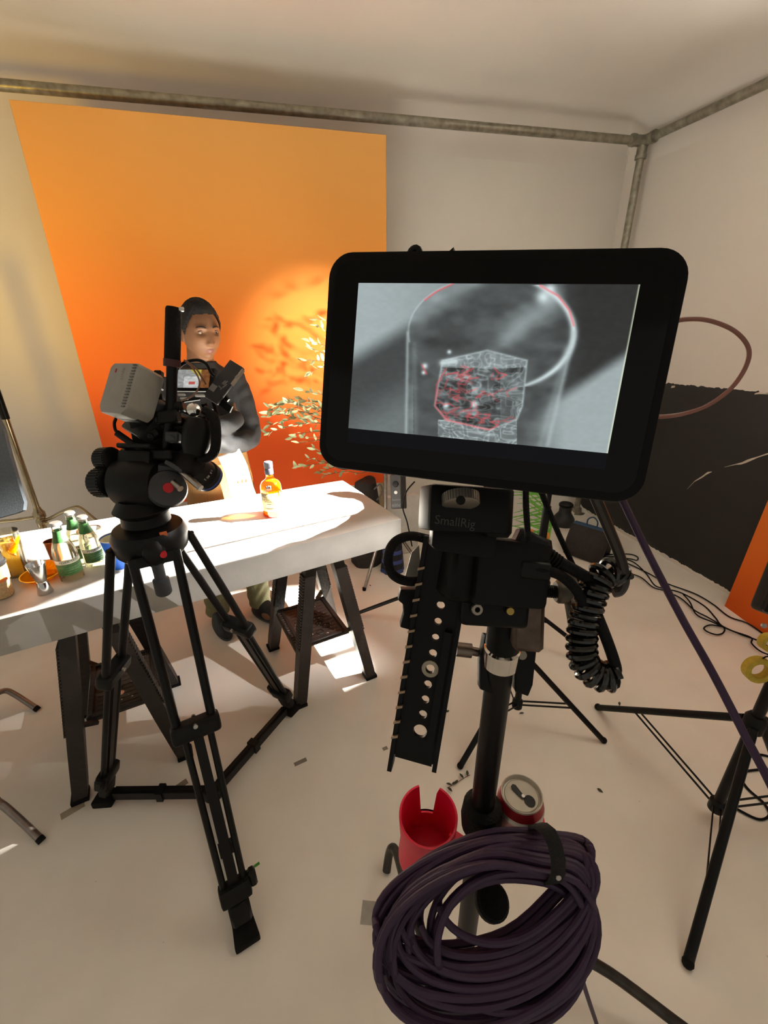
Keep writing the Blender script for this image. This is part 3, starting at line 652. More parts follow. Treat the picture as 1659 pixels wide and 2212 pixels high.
MB().prism(outl, -.030, -.0012, MON, bev=.0035).build('housing', mat('monitor_black_shell', (12, 11, 11), .55, var=.2, spec=.15), t)
cb = MB()
for cx, sx in ((X0, -1), (X1, 1)):
    for cy, sy in ((Y0, -1), (Y1, 1)):
        cb2 = MB(); pts = []
        for i in range(9):
            a = R(90*i/8); rr = .1*w; pts.append(V((cx-sx*rr+sx*(rr-.007)*math.cos(a), cy-sy*rr+sy*(rr-.007)*math.sin(a), -.012)))
        pts = [pts[0]-V((0, sy*.014, 0))]+pts+[pts[-1]-V((sx*.02, 0, 0))]
        cb2.tube([MON @ p for p in pts], [.006]+[.0085]*9+[.006], 10).build('corner_bumper', mat('bumper_rubber', (11, 10, 10), .75, var=.2, spec=.12), t)
MB().prism(rrect(X0+.006, X1-.006, Y0+.006, Y1-.006, .07*w), -.0012, -.0004, MON).build('front_glass', mat('monitor_front_glass', (5, 5, 6), .08, var=.1, spec=.2), t)
screen('screen_picture', MON @ MX.Translation((0, 0, .0002)), w, w/1.778, 460, 259, glass_picture, vcol_mat('monitor_screen_light', .50), t)
MB().box((w*1.0, w*.058, .0002), MON, c=(0, -.311*w, 0)).build('screen_lower_bar', mat('screen_dark_blue', (8, 10, 18), .2, emit=.2, spec=.2), t, smooth=0)
hk = MB().tube([MON @ V(p) for p in ((-.345*w, .395*w, -.02), (-.332*w, .438*w, -.02), (-.305*w, .445*w, -.02), (-.285*w, .395*w, -.02))], .0022, 8, sm=4).build('strap_hook', BLACK, t)
MB().prism([(-.215*w, .398*w), (-.165*w, .398*w), (-.160*w, .446*w)], -.024, -.018, MON).build('hood_tab', BLACK, t, smooth=0)
MB().tube([PD(1440, 700, .31), PD(1478, 690, .31), PD(1530, 692, .315), PD(1585, 714, .32), PD(1616, 750, .325), PD(1612, 790, .33), PD(1580, 838, .335), PD(1530, 875, .335), PD(1480, 893, .335), PD(1430, 900, .33), PD(1390, 896, .32)], .0016, 8, sm=6).build('antenna_cable', mat('rose_brown_cable', (142, 96, 84), .5), t)

# ------------------------------------------------------------------ mount, rail and clamp between monitor and stand
t = thing('monitor_mount', 'black tilting mount and drilled rail joining the monitor to the stand', 'mount', PD(1060, 1330, .42))
MT = mat('mount_black_metal', (15, 14, 14), .45, .1, var=.25, spec=.2)
MB().box((.062, .034, .034), FR(1000, 1100, .335, ry=10, rz=-3), bev=.004, seg=2).build('tilt_head', MT, t)
MB().lathe([(.009, -.020), (.0115, -.016), (.0115, .016), (.009, .02)], FR(1075, 1105, .345, rz=-3) @ MX.Rotation(R(90), 4, 'X'), n=24).build('tilt_barrel', MT, t)
text('SmallRig', .0092, FR(983, 1128, .316, ry=10, rz=-7), 'lettering', mat('logo_grey', (58, 56, 55), .5), t)
K = FR(995, 1079, .312, rx=70, ry=0, rz=0)
kw = MB().lathe([(.0115, -.0042), (.0128, -.0036), (.0128, .0036), (.0115, .0042)], K, n=40).build('thumbwheel', mat('knurled_steel', (150, 144, 134), .45, .8), t)
kn = MB()
for i in range(40):
    a = 2*math.pi*i/40; kn.add(*box_vf(K @ V((.0129*math.cos(a), .0129*math.sin(a), 0)), K.to_3x3() @ V((math.cos(a), math.sin(a), 0))*.0004, K.to_3x3() @ V((-math.sin(a), math.cos(a), 0))*.0006, K.to_3x3() @ V((0, 0, 1))*.0034))
kn.build('knurling', MATS['knurled_steel'], kw, smooth=0)
MB().lathe([(.0032, .0), (.0032, .0006)], FR(995, 1081, .2985, rx=-10), n=16).build('wheel_hole', BLACK, kw)
MB().prism([(-.017, -.007), (-.012, -.011), (.03, -.013), (.034, -.008), (.034, .009), (-.017, .009)], -.012, .012, FR(975, 1162, .36, rz=-6), bev=.0015).build('quick_clamp', MT, t)
MB().box((.070, .060, .05), FR(1085, 1232, .41, ry=10, rz=-6), bev=.006, seg=2).build('center_block', MT, t)
MB().box((.030, .05, .045), FR(990, 1235, .41, ry=10, rz=-8), bev=.005).build('side_block', MT, t)
pl_ = MB().box((.064, .030, .012), FR(1068, 1318, .405, ry=6, rz=-5), bev=.008, seg=3).build('release_plate', MT, t)
K = FR(1031, 1317, .392, ry=6)
MB().lathe([(.0025, .0), (.0025, .001), (.0048, .001), (.0052, 0), (.0052, -.002)], K, n=20, cap=False).build('hex_bolt', mat('satin_bolt', (150, 142, 130), .4, .8), pl_)
MB().lathe([(.0001, .0), (.0033, .0), (.0033, -.002)], FR(1103, 1321, .395), n=18).build('yellow_dot', mat('yellow_dot', (180, 152, 70), .5), pl_)
BRN = mat('worn_metal_receiver', (92, 78, 70), .45, .7, var=.3, scale=60)
MB().box((.030, .075, .036), FR(1138, 1320, .455, ry=-10, rz=-2), bev=.004).cyl(PD(1162, 1250, .45), PD(1158, 1275, .45), .010, n=14).cyl(PD(1120, 1275, .45), PD(1165, 1262, .45), .009, n=14).build('receiver', BRN, t)
MB().cyl(PD(1150, 1330, .46), PD(1168, 1332, .455), .014, n=16).build('receiver_pin', BRN, t)
sc = MB().cyl(PD(1160, 1276, .46), PD(1208, 1279, .46), .0058, n=12).build('t_screw', BLKMET, t)
for i in range(9):
    p = PD(1168+4.4*i, 1276+.3*i, .46); MB().cyl(p, p+(PD(1208, 1279, .46)-PD(1160, 1276, .46)).normalized()*.0010, .0068, n=12).build('thread', BLKMET, sc)
GRY = mat('cast_grey_handle', (104, 98, 88), .5, .5, var=.25, scale=80)
MB().lathe([(.010, -.007), (.0125, -.004), (.0125, .004), (.009, .008)], axis_m(PD(1214, 1278, .46), PD(1230, 1279, .46)-PD(1200, 1278, .46)), n=18).prism([(-.006, -.036), (.006, -.040), (.015, -.034), (.010, -.006), (.008, .022), (.002, .026), (-.006, .022), (-.009, 0)], -.006, .006, FR(1238, 1285, .46, ry=20, rz=6), bev=.002).build('t_handle', GRY, t)
# left side clamp and blade
MB().prism([(-.016, -.02), (.012, -.026), (.014, .022), (-.018, .02), (-.020, .008), (-.014, .004), (-.013, -.006)], -.010, .010, FR(898, 1312, .47, rz=-4), bev=.002).lathe([(.0001, .011), (.0065, .011), (.0065, .0)], FR(900, 1300, .47), n=14).build('side_clamp', MT, t)
MB().prism([(.006, .020), (.008, -.014), (-.009, -.014), (-.002, .012)], -.0015, .0015, FR(893, 1218, .47)).build('metal_blade', mat('satin_blade', (128, 124, 116), .45, .6), t, smooth=0)
MB().cyl(PD(985, 1402, .52), PD(1018, 1406, .52), .0085, n=16).cyl(PD(1018, 1406, .52), PD(1046, 1412, .52), .0052, n=14).build('spigot', mat('worn_spigot', (120, 108, 98), .35, .9), t)
# drilled rail: each cell is a plate with a real hole
ra, rb_ = PD(893, 1640, .435), PD(968, 1180, .415); rl = (rb_-ra).length; ry_ = (rb_-ra).normalized()
rx_ = (rgt-ry_*rgt.dot(ry_)).normalized(); rx_ = (rx_+(-fwd)*.22); rx_ = (rx_-ry_*rx_.dot(ry_)).normalized(); rz_ = rx_.cross(ry_)
RL = MX.Translation(ra) @ MX((rx_, ry_, rz_)).transposed().to_4x4()
hw, th = .0205, .005
def cell(mb, y0, y1, hy, hr, hx=0.0):
    n_ = 24; sq = []; ci = []
    for i in range(n_):
        a = 2*math.pi*(i+.5)/n_; c_, s_ = math.cos(a), math.sin(a)
        # project onto the rectangle
        kx = (hw-hx if c_ > 0 else hw+hx)/max(abs(c_), 1e-6); ky = (y1-hy if s_ > 0 else hy-y0)/max(abs(s_), 1e-6); k = min(kx, ky)
        sq.append((hx+c_*k, hy+s_*k)); ci.append((hx+c_*hr, hy+s_*hr))
    for (cx, cy) in ((-hw, y0), (hw, y0), (hw, y1), (-hw, y1)):
        j = min(range(n_), key=lambda q: (sq[q][0]-cx)**2+(sq[q][1]-cy)**2); sq[j] = (cx, cy)
    vs = [(x, y, 0) for x, y in sq]+[(x, y, 0) for x, y in ci]+[(x, y, -th) for x, y in sq]+[(x, y, -th) for x, y in ci]
    fs = []
    for i in range(n_):
        j = (i+1) % n_
        fs += [(i, j, n_+j, n_+i), (2*n_+j, 2*n_+i, 3*n_+i, 3*n_+j), (n_+i, n_+j, 3*n_+j, 3*n_+i), (j, i, 2*n_+i, 2*n_+j)]
    mb.add(vs, fs, 0, RL)
mb = MB(); holes = [(.030, .0068), (.0475, .0042), (.063, .0040), (.0785, .0040), (.0945, .0044), (.110, .0040), (.126, .0036), (.142, .0036), (.158, .0040), (.174, .0036)]
ye = 0.012; mb.add(*box_vf(V((0, .006, -th/2)), V((hw, 0, 0)), V((0, .006, 0)), V((0, 0, th/2))), 0, RL)
for i, (hy, hr) in enumerate(holes):
    nx_ = (hy+holes[i+1][0])/2 if i+1 < len(holes) else rl
    cell(mb, ye, nx_, hy, hr, .002); ye = nx_
rail = mb.build('drilled_rail', MT, t, smooth=30)
for sx in (-1, 1):
    MB().add(*box_vf(V((sx*(hw+.0012), rl/2-.006, -.006)), V((.0022, 0, 0)), V((0, rl/2+(.012 if sx < 0 else .0), 0)), V((0, 0, .0085))), 0, RL).build('rail_flange', MT, rail, smooth=0)
MB().add(*box_vf(V((.0135, rl*.36, .004)), V((.0035, 0, 0)), V((0, rl*.27, 0)), V((0, 0, .003))), 0, RL).build('rail_ridge', MT, rail, smooth=0)
MB().add(*box_vf(V((0, .0, -.006)), V((hw*.9, 0, 0)), V((0, .004, 0)), V((0, 0, .004))), 0, RL).build('rail_end', MT, rail, smooth=0)
for i in range(12):
    MB().add(*box_vf(V((-hw-.001, .02+i*.0155, .0035)), V((.0032, .0014, 0)), V((0, .0012, 0)), V((0, 0, .0014))), 0, RL).build('rail_notch', mat('bare_alloy_edge', (150, 128, 104), .4, .6), rail, smooth=0)
MB().lathe([(.0046, .0), (.0046, .001), (.0082, .001), (.0086, 0), (.0086, -.003)], RL @ MX.Translation((.002, .0945, .0)), n=24, cap=False).build('slotted_ring', mat('alloy_ring', (150, 140, 124), .4, .7), rail)
# cables on the mount
MB().tube([PD(925, 1165, .43), PD(885, 1158, .425), PD(852, 1172, .42), PD(838, 1205, .42), PD(848, 1240, .425), PD(882, 1256, .43), PD(930, 1252, .435)], .0047, 10, sm=6).build('looped_cable', BLKRUB, t)
CCB = thing('coiled_cable', 'black coiled spring cable hanging at the right of the monitor mount', 'cable', PD(1300, 1460, .42))
pth = catmull([PD(x, y, .415) for x, y in ((1344, 1256), (1326, 1238), (1306, 1240), (1290, 1258), (1279, 1284), (1270, 1312), (1260, 1352), (1256, 1392), (1260, 1425), (1276, 1450), (1300, 1462), (1326, 1460))], 40)
L_ = [0]
for a, b_ in zip(pth[:-1], pth[1:]): L_.append(L_[-1]+(b_-a).length)
pts = []; u = V((0, 0, 1))
for i, p in enumerate(pth):
    tg = (pth[min(i+1, len(pth)-1)]-pth[max(i-1, 0)]).normalized(); u = (u-tg*u.dot(tg)).normalized(); wv = tg.cross(u)
    k = min(1, L_[i]/.01); ph = L_[i]/.0072*2*math.pi; rr = .0115*(.75+.25*k)
    pts.append(p+(u*math.cos(ph)+wv*math.sin(ph))*rr)
MB().tube(pts, .0033, 8).build('coil', mat('glossy_black_cable', (14, 14, 14), .22, coat=.3), CCB)
MB().tube([PD(1326, 1460, .415), PD(1331, 1448, .413), PD(1324, 1420, .41), PD(1308, 1375, .41), PD(1290, 1330, .41)], .0052, 10, sm=5).tube([PD(1300, 1462, .415), PD(1327, 1460, .415)], .0115, 12).build('coil_tail', BLKRUB, CCB)
pts = [PD(1150, 1180, .40), PD(1180, 1200, .40), PD(1215, 1218, .40), PD(1255, 1240, .41), PD(1292, 1262, .415)]
MB().tube(pts, .0056, 10, sm=6).build('lead', BLKRUB, CCB)
for i in range(6):
    p = PD(1172+6*i, 1194+4.5*i, .40); q = PD(1180+6*i, 1200+4.5*i, .40); MB().cyl(p, p.lerp(q, .35), .0085, n=12).build('strain_relief_rib', BLKRUB, CCB)
MB().tube([PD(1140, 1228, .39), PD(1185, 1234, .39), PD(1215, 1246, .40), PD(1245, 1275, .405), PD(1268, 1318, .41)], .0048, 10, sm=6).build('second_lead', BLKRUB, CCB)
MB().box((.028, .016, .014), FR(1152, 1231, .392, rz=-6), bev=.002).box((.030, .018, .018), FR(1145, 1172, .40, rz=-25), bev=.003).build('plug', BLACK, CCB)
MB().tube([PD(1100, 1278, .44), PD(1125, 1287, .43), PD(1150, 1284, .43), PD(1172, 1272, .44), PD(1180, 1258, .45), PD(1172, 1248, .46)], .0042, 9, sm=6).build('short_cable', BLKRUB, t)
MB().tube([PD(1136, 1040, .34), PD(1136, 1090, .35), PD(1141, 1165, .38)], .0026, 9, sm=5).build('monitor_lead', BLKRUB, t)
MB().tube([PD(1160, 1040, .37), PD(1205, 1150, .41), PD(1262, 1272, .44)], .0026, 9, sm=6).build('diagonal_lead', BLKRUB, t)
MB().tube([PD(1280, 1060, .36), PD(1312, 1135, .38), PD(1340, 1205, .40), PD(1349, 1250, .41), PD(1340, 1275, .415), PD(1325, 1280, .416)], .0048, 9, sm=6).build('drooping_lead', mat('smoky_cable', (42, 39, 36), .35), t)

# ------------------------------------------------------------------ stand under the monitor
sp_ = V((.2265, .344, 0))
t = thing('monitor_stand', 'black stand pole with turtle legs carrying the field monitor', 'stand', sp_)
SPT = mat('black_stand_tube', (16, 15, 15), .4, .1, spec=.25, var=.2, scale=20)
MB().cyl(sp_+V((0, 0, .28)), sp_+V((0, 0, 1.318)), .0155, n=24).build('pole', SPT, t)
MB().lathe([(.0155, 1.298), (.0195, 1.300), (.0200, 1.322), (.0155, 1.326)], MX.Translation(sp_), n=28).build('chrome_collar', CHROME, t)
MB().lathe([(.019, 1.326), (.019, 1.37), (.012, 1.385), (.012, 1.42)], MX.Translation(sp_), n=20).build('top_spigot', MT, t)
for sx, px0, yy in ((-1, 1056, 1430), (1, 1132, 1435)):
    b0 = MB().prism([(-.009, -.030), (.006, -.034), (.010, -.02), (.010, .03), (-.010, .032), (-.012, 0)], -.008, .008, FR(px0, yy, .51, rz=-6), bev=.002).build('pole_clamp_jaw', MT, t)
    for dy in (-16, -42):
        MB().lathe([(.0001, .0), (.005, .0), (.0055, -.003)], FR(px0+4*(dy < -20)-sx*3, yy+dy-3, .498), n=16).build('rivet', mat('steel_rivet', (140, 132, 120), .45, .6), b0)
MB().lathe([(.016, 1.005), (.026, 1.01), (.028, 1.03), (.026, 1.052), (.017, 1.058)], MX.Translation(sp_), n=24).build('riser_collar', BLKRUB, t)
MB().lathe([(.016, .30), (.032, .305), (.034, .36), (.028, .40), (.016, .41)], MX.Translation(sp_), n=24).build('base_collar', BLKMET, t)
kk = axis_m(PD(1062, 1948, .62), -ray(1062, 1948).normalized()+V((.35, 0, 0)))
MB().lathe([(.006, -.05), (.006, -.012), (.021, -.010), (.0235, -.004), (.0235, .006), (.020, .010), (.006, .0105)], kk, n=24).build('locking_knob', BLKRUB, t)
LG = mat('dull_steel_leg', (66, 62, 58), .4, .7, var=.25, scale=30)
for pts in ([sp_+V((0, 0, .33)), PZ(905, 2000, .24), PZ(872, 1895, .155), PZ(856, 1840, .105), PZ(846, 1832, .085), PZ(840, 1848, .05), PZ(835, 1882, .008)],
            [sp_+V((0, 0, .31)), PZ(1180, 2060, .20), PZ(1290, 2085, .13), PZ(1460, 2208, .07), PZ(1530, 2262, .055), PZ(1570, 2300, .008)],
            [sp_+V((0, 0, .32)), sp_+V((-.2, -.16, .24)), sp_+V((-.36, -.30, .10)), sp_+V((-.40, -.33, .008))]):
    MB().tube(pts, .0135, 12, sm=6).build('leg', LG, t)
# cup holder pair clipped on the pole
PINK = mat('hot_pink_plastic', (226, 22, 62), .38, var=.06, spec=.5)
cc = PD(925, 1762, .625); cn = PD(1120, 1712, .612)
t = thing('cup_holder', 'hot pink double cup holder clipped to the monitor stand', 'cup holder', (cc.x, cc.y, cc.z-.09))
def notched_cup(c, r, h, wall, notch_dir, nw, nd, name):
    n_ = 64; mb = MB(); vs = []; fs = []
    lv_ = [0, .006, h-nd-.03, h-nd, h-nd*.5, h-.004, h]
    def hgt(i, z):
        a = 2*math.pi*i/n_; d = abs(math.atan2(math.sin(a-notch_dir), math.cos(a-notch_dir)))*r
        lim = h-nd if d < nw/2 else h-nd+nd*min(1, (d-nw/2)/.0025)
        back = .5+.5*math.cos(math.atan2(math.sin(a-notch_dir), math.cos(a-notch_dir)))
        lim += .012*back-.004 if d >= nw/2 else 0
        return min(z, lim) if z < h else lim
    for rr in (r, r-wall):
        for z in lv_:
            bulge = -.004*math.exp(-((z-h*.55)/.014)**2)
            vs += [(c.x+(rr+bulge)*math.cos(2*math.pi*i/n_), c.y+(rr+bulge)*math.sin(2*math.pi*i/n_), c.z-h+hgt(i, z)+(.005 if rr < r and z == 0 else 0)) for i in range(n_)]
    m_ = len(lv_); idx = lambda s, k, i: (s*m_+k)*n_+i % n_
    for k in range(m_-1):
        for i in range(n_): fs += [(idx(0, k, i), idx(0, k, i+1), idx(0, k+1, i+1), idx(0, k+1, i)), (idx(1, k, i+1), idx(1, k, i), idx(1, k+1, i), idx(1, k+1, i+1))]
    for i in range(n_): fs.append((idx(0, m_-1, i), idx(0, m_-1, i+1), idx(1, m_-1, i+1), idx(1, m_-1, i)))
    fs.append(tuple(idx(0, 0, i) for i in range(n_))[::-1]); fs.append(tuple(idx(1, 0, i) for i in range(n_)))
    return mb.add(vs, fs).build(name, PINK, t, smooth=50)
nd_ = math.atan2((cc-CP).y, (cc-CP).x)+.05
notched_cup(cc, .0415, .092, .003, nd_, .024, .050, 'cup')
cn2 = V((cn.x+.004, cn.y-.002, cn.z-.055)); notched_cup(cn2, .0375, .070, .003, nd_-.2, .02, .02, 'cup')
MB().add(*bar_vf(cc+V((.035, -.004, -.06)), V((sp_.x-.012, sp_.y, cc.z-.06)), .03, .012, V((0, 0, 1)))).lathe([(.016, -.016), (.0195, -.016), (.0195, .016), (.016, .016), (.016, -.016)], MX.Translation((sp_.x, sp_.y, cc.z-.06)), n=24, cap=False).build('pole_clip', PINK, t)
# drink can standing in the right cup
t = thing('drink_can', 'opened silver and red drink can standing in the cup holder', 'can', (cn.x+.004, cn.y-.002, cn.z-.115))
K = MX.Translation((cn.x+.004, cn.y-.002, cn.z))
MB().lathe([(.024, -.115), (.031, -.108), (.033, -.10), (.033, -.024)], K, n=40).build('body', mat('pink_silver_print', (196, 140, 138), .35, .35, var=.25, scale=25), t)
MB().lathe([(.033, -.024), (.033, -.0215), (.0318, -.0165)], K, n=40, cap=False).build('silver_shoulder', mat('satin_can_silver', (190, 188, 184), .35, .7), t)
MB().lathe([(.0318, -.0165), (.0285, -.007), (.0277, -.004)], K, n=40, cap=False).build('red_band', mat('can_red', (165, 26, 38), .35, .3), t)
ld_ = MB().lathe([(.0277, -.004), (.0283, 0), (.0268, .0008), (.0256, -.0015), (.0252, -.0058), (.0235, -.0062), (.0225, -.0048), (.0001, -.0045)], K, n=40, cap=False).build('lid', mat('lid_aluminium', (186, 180, 166), .4, .25), t)
vd = (V((cn.x, cn.y, 0))).normalized(); td_ = axis_m(K @ V((0, 0, -.004)), (0, 0, 1), rgt*.8+V((0, 0, 0)))
def K2(x, y, z): return V((cn.x+.004, cn.y-.002, cn.z-.0042))+rgt.normalized()*x+(V((fwd.x, fwd.y, 0)).normalized())*y+V((0, 0, z))
def flat(name, poly, z0, z1, m, parent):
    v0 = [K2(x, y, z0) for x, y in poly]; v1 = [K2(x, y, z1) for x, y in poly]; n_ = len(poly)
    MB().add(v0+v1, [tuple(range(n_))[::-1], tuple(range(n_, 2*n_))]+[(i, (i+1) % n_, n_+(i+1) % n_, n_+i) for i in range(n_)]).build(name, m, parent)
circ = lambda cx, cy, a, b, n_=18: [(cx+a*math.cos(2*math.pi*i/n_), cy+b*math.sin(2*math.pi*i/n_)) for i in range(n_)]
flat('mouth', circ(.009, -.0085, .0075, .0085), 0, .0004, mat('can_mouth_dark', (10, 9, 9), .6), ld_)
flat('pull_tab', [(.004, -.005), (.0015, .001), (-.001, .006), (-.0045, .0135), (-.0085, .015), (-.0115, .012), (-.0105, .007), (-.006, .001), (-.001, -.006)], .0006, .0018, mat('black_tab', (18, 17, 17), .4), ld_)
flat('rivet', circ(.0015, -.0025, .0024, .0024, 12), .0018, .0024, CHROME, ld_)

# ------------------------------------------------------------------ purple cable coil and loose purple cables
PUR = mat('purple_cable_jacket', (52, 32, 60), .55, var=.12, scale=60)
t = thing('cable_coil', 'big coil of purple cable tied with a black strap, hanging on the stand', 'cable coil', PD(1045, 2210, .6))
rg = random.Random(3); S0 = (1198, 1852)
def coil_d(py, dz): return .545-.00018*(py-1850)+dz
NL = 26
for i in range(NL):
    f_ = (i+.5)/NL; k = rg.uniform(-1, 1)
    ex = rg.uniform(150, 205) if i % 3 == 1 else rg.uniform(215, 246); ey = (112+62*f_+rg.uniform(-7, 7))*(.72+.28*ex/240); cx = 1048+(240-ex)*.80+rg.uniform(-8, 8); cy = 1908+150*f_+rg.uniform(-8, 8)
    rot_ = R(-15+rg.uniform(-5, 5)-6*f_); ph = rg.uniform(0, 6); dz = rg.uniform(-.012, .012)
    pts = []
    for j in range(48):
        a = 2*math.pi*j/48
        x = ex*math.cos(a)*(1+.012*math.sin(3*a+ph)); y = ey*math.sin(a)*(1+.02*math.sin(2*a+ph)); X_ = cx+x*math.cos(rot_)-y*math.sin(rot_); Y_ = cy+x*math.sin(rot_)+y*math.cos(rot_)
        near = math.exp(-((X_-S0[0])**2/90**2+(Y_-S0[1])**2/120**2))
        Y_ += near*(S0[1]+2+(f_-.5)*88-Y_)*.75
        pts.append(PD(X_, Y_, coil_d(Y_, dz+.03*(f_-.5)*(-1 if math.sin(a) < 0 else .2))))
    MB().tube(pts, .0043, 9, closed=True).build('cable_loop', PUR, t)
st = MB(); pth_ = [(1140, 1783, .545), (1152, 1784, .515), (1170, 1798, .497), (1184, 1828, .490), (1192, 1862, .488), (1192, 1892, .492), (1184, 1910, .505), (1174, 1914, .53), (1168, 1905, .575), (1162, 1870, .60), (1152, 1825, .60), (1142, 1795, .585)]
pts = [(PD(x, y, d), PD(x+30, y-7+.02*(y-1780), d)) for x, y, d in pth_]
vs = [q for p in pts for q in p]; n_ = len(pts)
st.add(vs, [(2*i, 2*i+1, (2*i+3) % (2*n_), (2*i+2) % (2*n_)) for i in range(n_)])
so = st.build('strap', mat('black_velcro', (16, 14, 14), .8, bump=.4, bscale=500), t); mdf = so.modifiers.new('thickness', 'SOLIDIFY'); mdf.thickness = .003
MB().lathe([(.0001, 0), (.003, 0), (.003, -.001)], FR(1207, 1897, .486), n=12).build('strap_stud', STEEL, so)
MB().tube([PD(1240, 2050, .60), PD(1262, 2130, .66), PD(1285, 2200, .72), PD(1330, 2330, .85), PZ(1400, 2420, .006), PZ(1600, 2450, .006)], .0034, 8, sm=6).build('purple_tail_cable', PUR, t)
MB().tube([PD(1330, 1050, .47), PD(1350, 1092, .475), PD(1400, 1195, .475), PD(1470, 1330, .46), PD(1540, 1455, .44), PD(1610, 1590, .42), PD(1670, 1705, .40), PD(1760, 1900, .37), PD(1760, 1900, .37)+V((.05, -.12, -.35)), V((.62, -.25, .25)), V((.55, -.45, .012)), V((.2, -.7, .006))], .0038, 10, sm=8).build('purple_cable', PUR, label='long straight purple cable running down to the right from behind the monitor', cat='cable')

# ------------------------------------------------------------------ person
def ZAT(P, py, lo=-.5, hi=3):
    P = V(P)
    for _ in range(50):
        m = (lo+hi)/2; v = V((P.x, P.y, m))-CP; y = 1106-FPX*v.dot(upv)/v.dot(fwd)
        if y > py: lo = m
        else: hi = m
    return (lo+hi)/2
SKIN = mat('skin', (134, 92, 62), .5, var=.06, scale=40, bump=.05, bscale=400)
LIPS = mat('lips', (124, 74, 60), .45, var=.05)
HAIR = mat('short_black_hair', (26, 21, 18), .6, var=.4, scale=300, bump=.8, bscale=500)
KNIT = mat('black_knit', (40, 39, 40), .8, var=.12, scale=120, bump=.25, bscale=350)
APRON = mat('brown_canvas', (160, 116, 66), .8, var=.08, scale=150, bump=.2, bscale=600)
TROUS = mat('olive_trousers', (122, 118, 84), .8, var=.1, bump=.2, bscale=200)
SHOE = mat('black_shoe', (34, 36, 40), .5, var=.2)
man = thing('person', 'man with arms folded in black long-sleeved top and brown apron behind the table', 'person', (-.278, 2.37, 0), R(13), local=True)
def loft(mb, rings, n=28, M=I4):
    mb.rings([[M @ V((cx+rx*math.cos(2*math.pi*j/n), cy+ry*math.sin(2*math.pi*j/n), cz)) for j in range(n)] for cx, cy, cz, rx, ry in rings])
def fused(mb, name, mats, voxel, parent, smooth_it=2, paint=None, noise=None):
    me = bpy.data.meshes.new('tmp'); me.from_pydata(mb.v, [], mb.f); b = bmesh.new(); b.from_mesh(me); bmesh.ops.recalc_face_normals(b, faces=b.faces); b.to_mesh(me); b.free()
    o = bpy.data.objects.new('tmp', me); COL.objects.link(o)
    r = o.modifiers.new('r', 'REMESH'); r.mode = 'VOXEL'; r.voxel_size = voxel
    if smooth_it: sm = o.modifiers.new('s', 'SMOOTH'); sm.iterations = smooth_it; sm.factor = .5
    m2 = bpy.data.meshes.new_from_object(o.evaluated_get(bpy.context.evaluated_depsgraph_get())); bpy.data.objects.remove(o); bpy.data.meshes.remove(me)
    m2.name = name; m2.materials.clear()
    for m in mats: m2.materials.append(m)
    if noise:
        cs = np.empty(len(m2.vertices)*3, np.float32); m2.vertices.foreach_get('co', cs); ns = np.empty_like(cs); m2.vertices.foreach_get('normal', ns)
        cs = cs.reshape(-1, 3); ns = ns.reshape(-1, 3); cs = cs+ns*noise(cs)[:, None]; m2.vertices.foreach_set('co', cs.astype(np.float32).ravel()); m2.update()
    m2.polygons.foreach_set('use_smooth', [True]*len(m2.polygons))
    if paint: m2.polygons.foreach_set('material_index', [paint(p.center) for p in m2.polygons])
    o = bpy.data.objects.new(name, m2); COL.objects.link(o); return put(o, parent)
HC = V((.020, -.03, 1.622)); HM = MX.Translation(HC) @ MX.Rotation(R(16), 4, 'Z') @ MX.Rotation(R(4), 4, 'X') @ MX.Scale(1.06, 4)
def head_pt(sx, sy, sz, off=0):
    a, b, c = .0775, .095, .122
    x, y, z = a*sx, b*sy, c*sz
    if sz < 0:
        q = -sz; x *= 1-.22*q**2.6; y *= (1-.06*q*q) if sy < 0 else 1-.45*q
    # flatten the face a little and square the jaw
    if sy < 0:
        ax = abs(x); g = lambda u, s: math.exp(-(u/s)**2)
        d = 0
        up_ = max(0, min(1, (.012-z)/.055)); d += .021*g(x, .0105+.003*up_)*(up_**1.2)*(1 if z > -.046 else g(z+.046, .006))*(1 if z < .014 else 0)
        d += .007*g(ax-.0135, .006)*g(z+.042, .0075)
        d -= .0105*g(ax-.031, .015)*g(z-.001, .0105)
        d += .0045*g(ax-.028, .022)*g(z-.021, .008)
        d += .0055*g(x, .023)*g(z+.0705, .0048)+.006*g(x, .020)*g(z+.0805, .0052)-.0035*g(x, .026)*g(z+.0758, .0022)-.003*g(x, .02)*g(z+.092, .006)
        d += .007*g(x, .021)*g(z+.109, .013)+.004*g(ax-.045, .02)*g(z+.03, .022)
        d -= .002*g(x, .004)*g(z+.060, .008)
        y -= d*min(1, -sy*1.6)
    return V((x+sx*off, y+sy*off, z+sz*off))
bdy = MB(); nu, nv = 110, 80
bdy.rings([[HM @ head_pt(max(math.sin(math.pi*i/nv), 1e-3)*math.cos(2*math.pi*j/nu), max(math.sin(math.pi*i/nv), 1e-3)*math.sin(2*math.pi*j/nu), -math.cos(math.pi*i/nv)) for j in range(nu)] for i in range(nv+1)])
for s_ in (-1, 1):
    bdy.ball((s_*.0765, .012, -.014), (.0075, .018, .031), HM @ MX.Translation((0, 0, 0)), n=18, m=12)
loft(bdy, [(0, .005, 1.42, .085, .075), (0, .0, 1.47, .066, .066), (.006, -.008, 1.52, .060, .062), (.014, -.012, 1.60, .058, .060)], 24)
loft(bdy, [(0, .01, .84, .13, .10), (0, .0, .95, .125, .10), (0, 0, 1.08, .115, .092), (0, 0, 1.25, .132, .105), (0, .005, 1.38, .132, .095), (0, .005, 1.45, .09, .075)], 28)
LGS = []
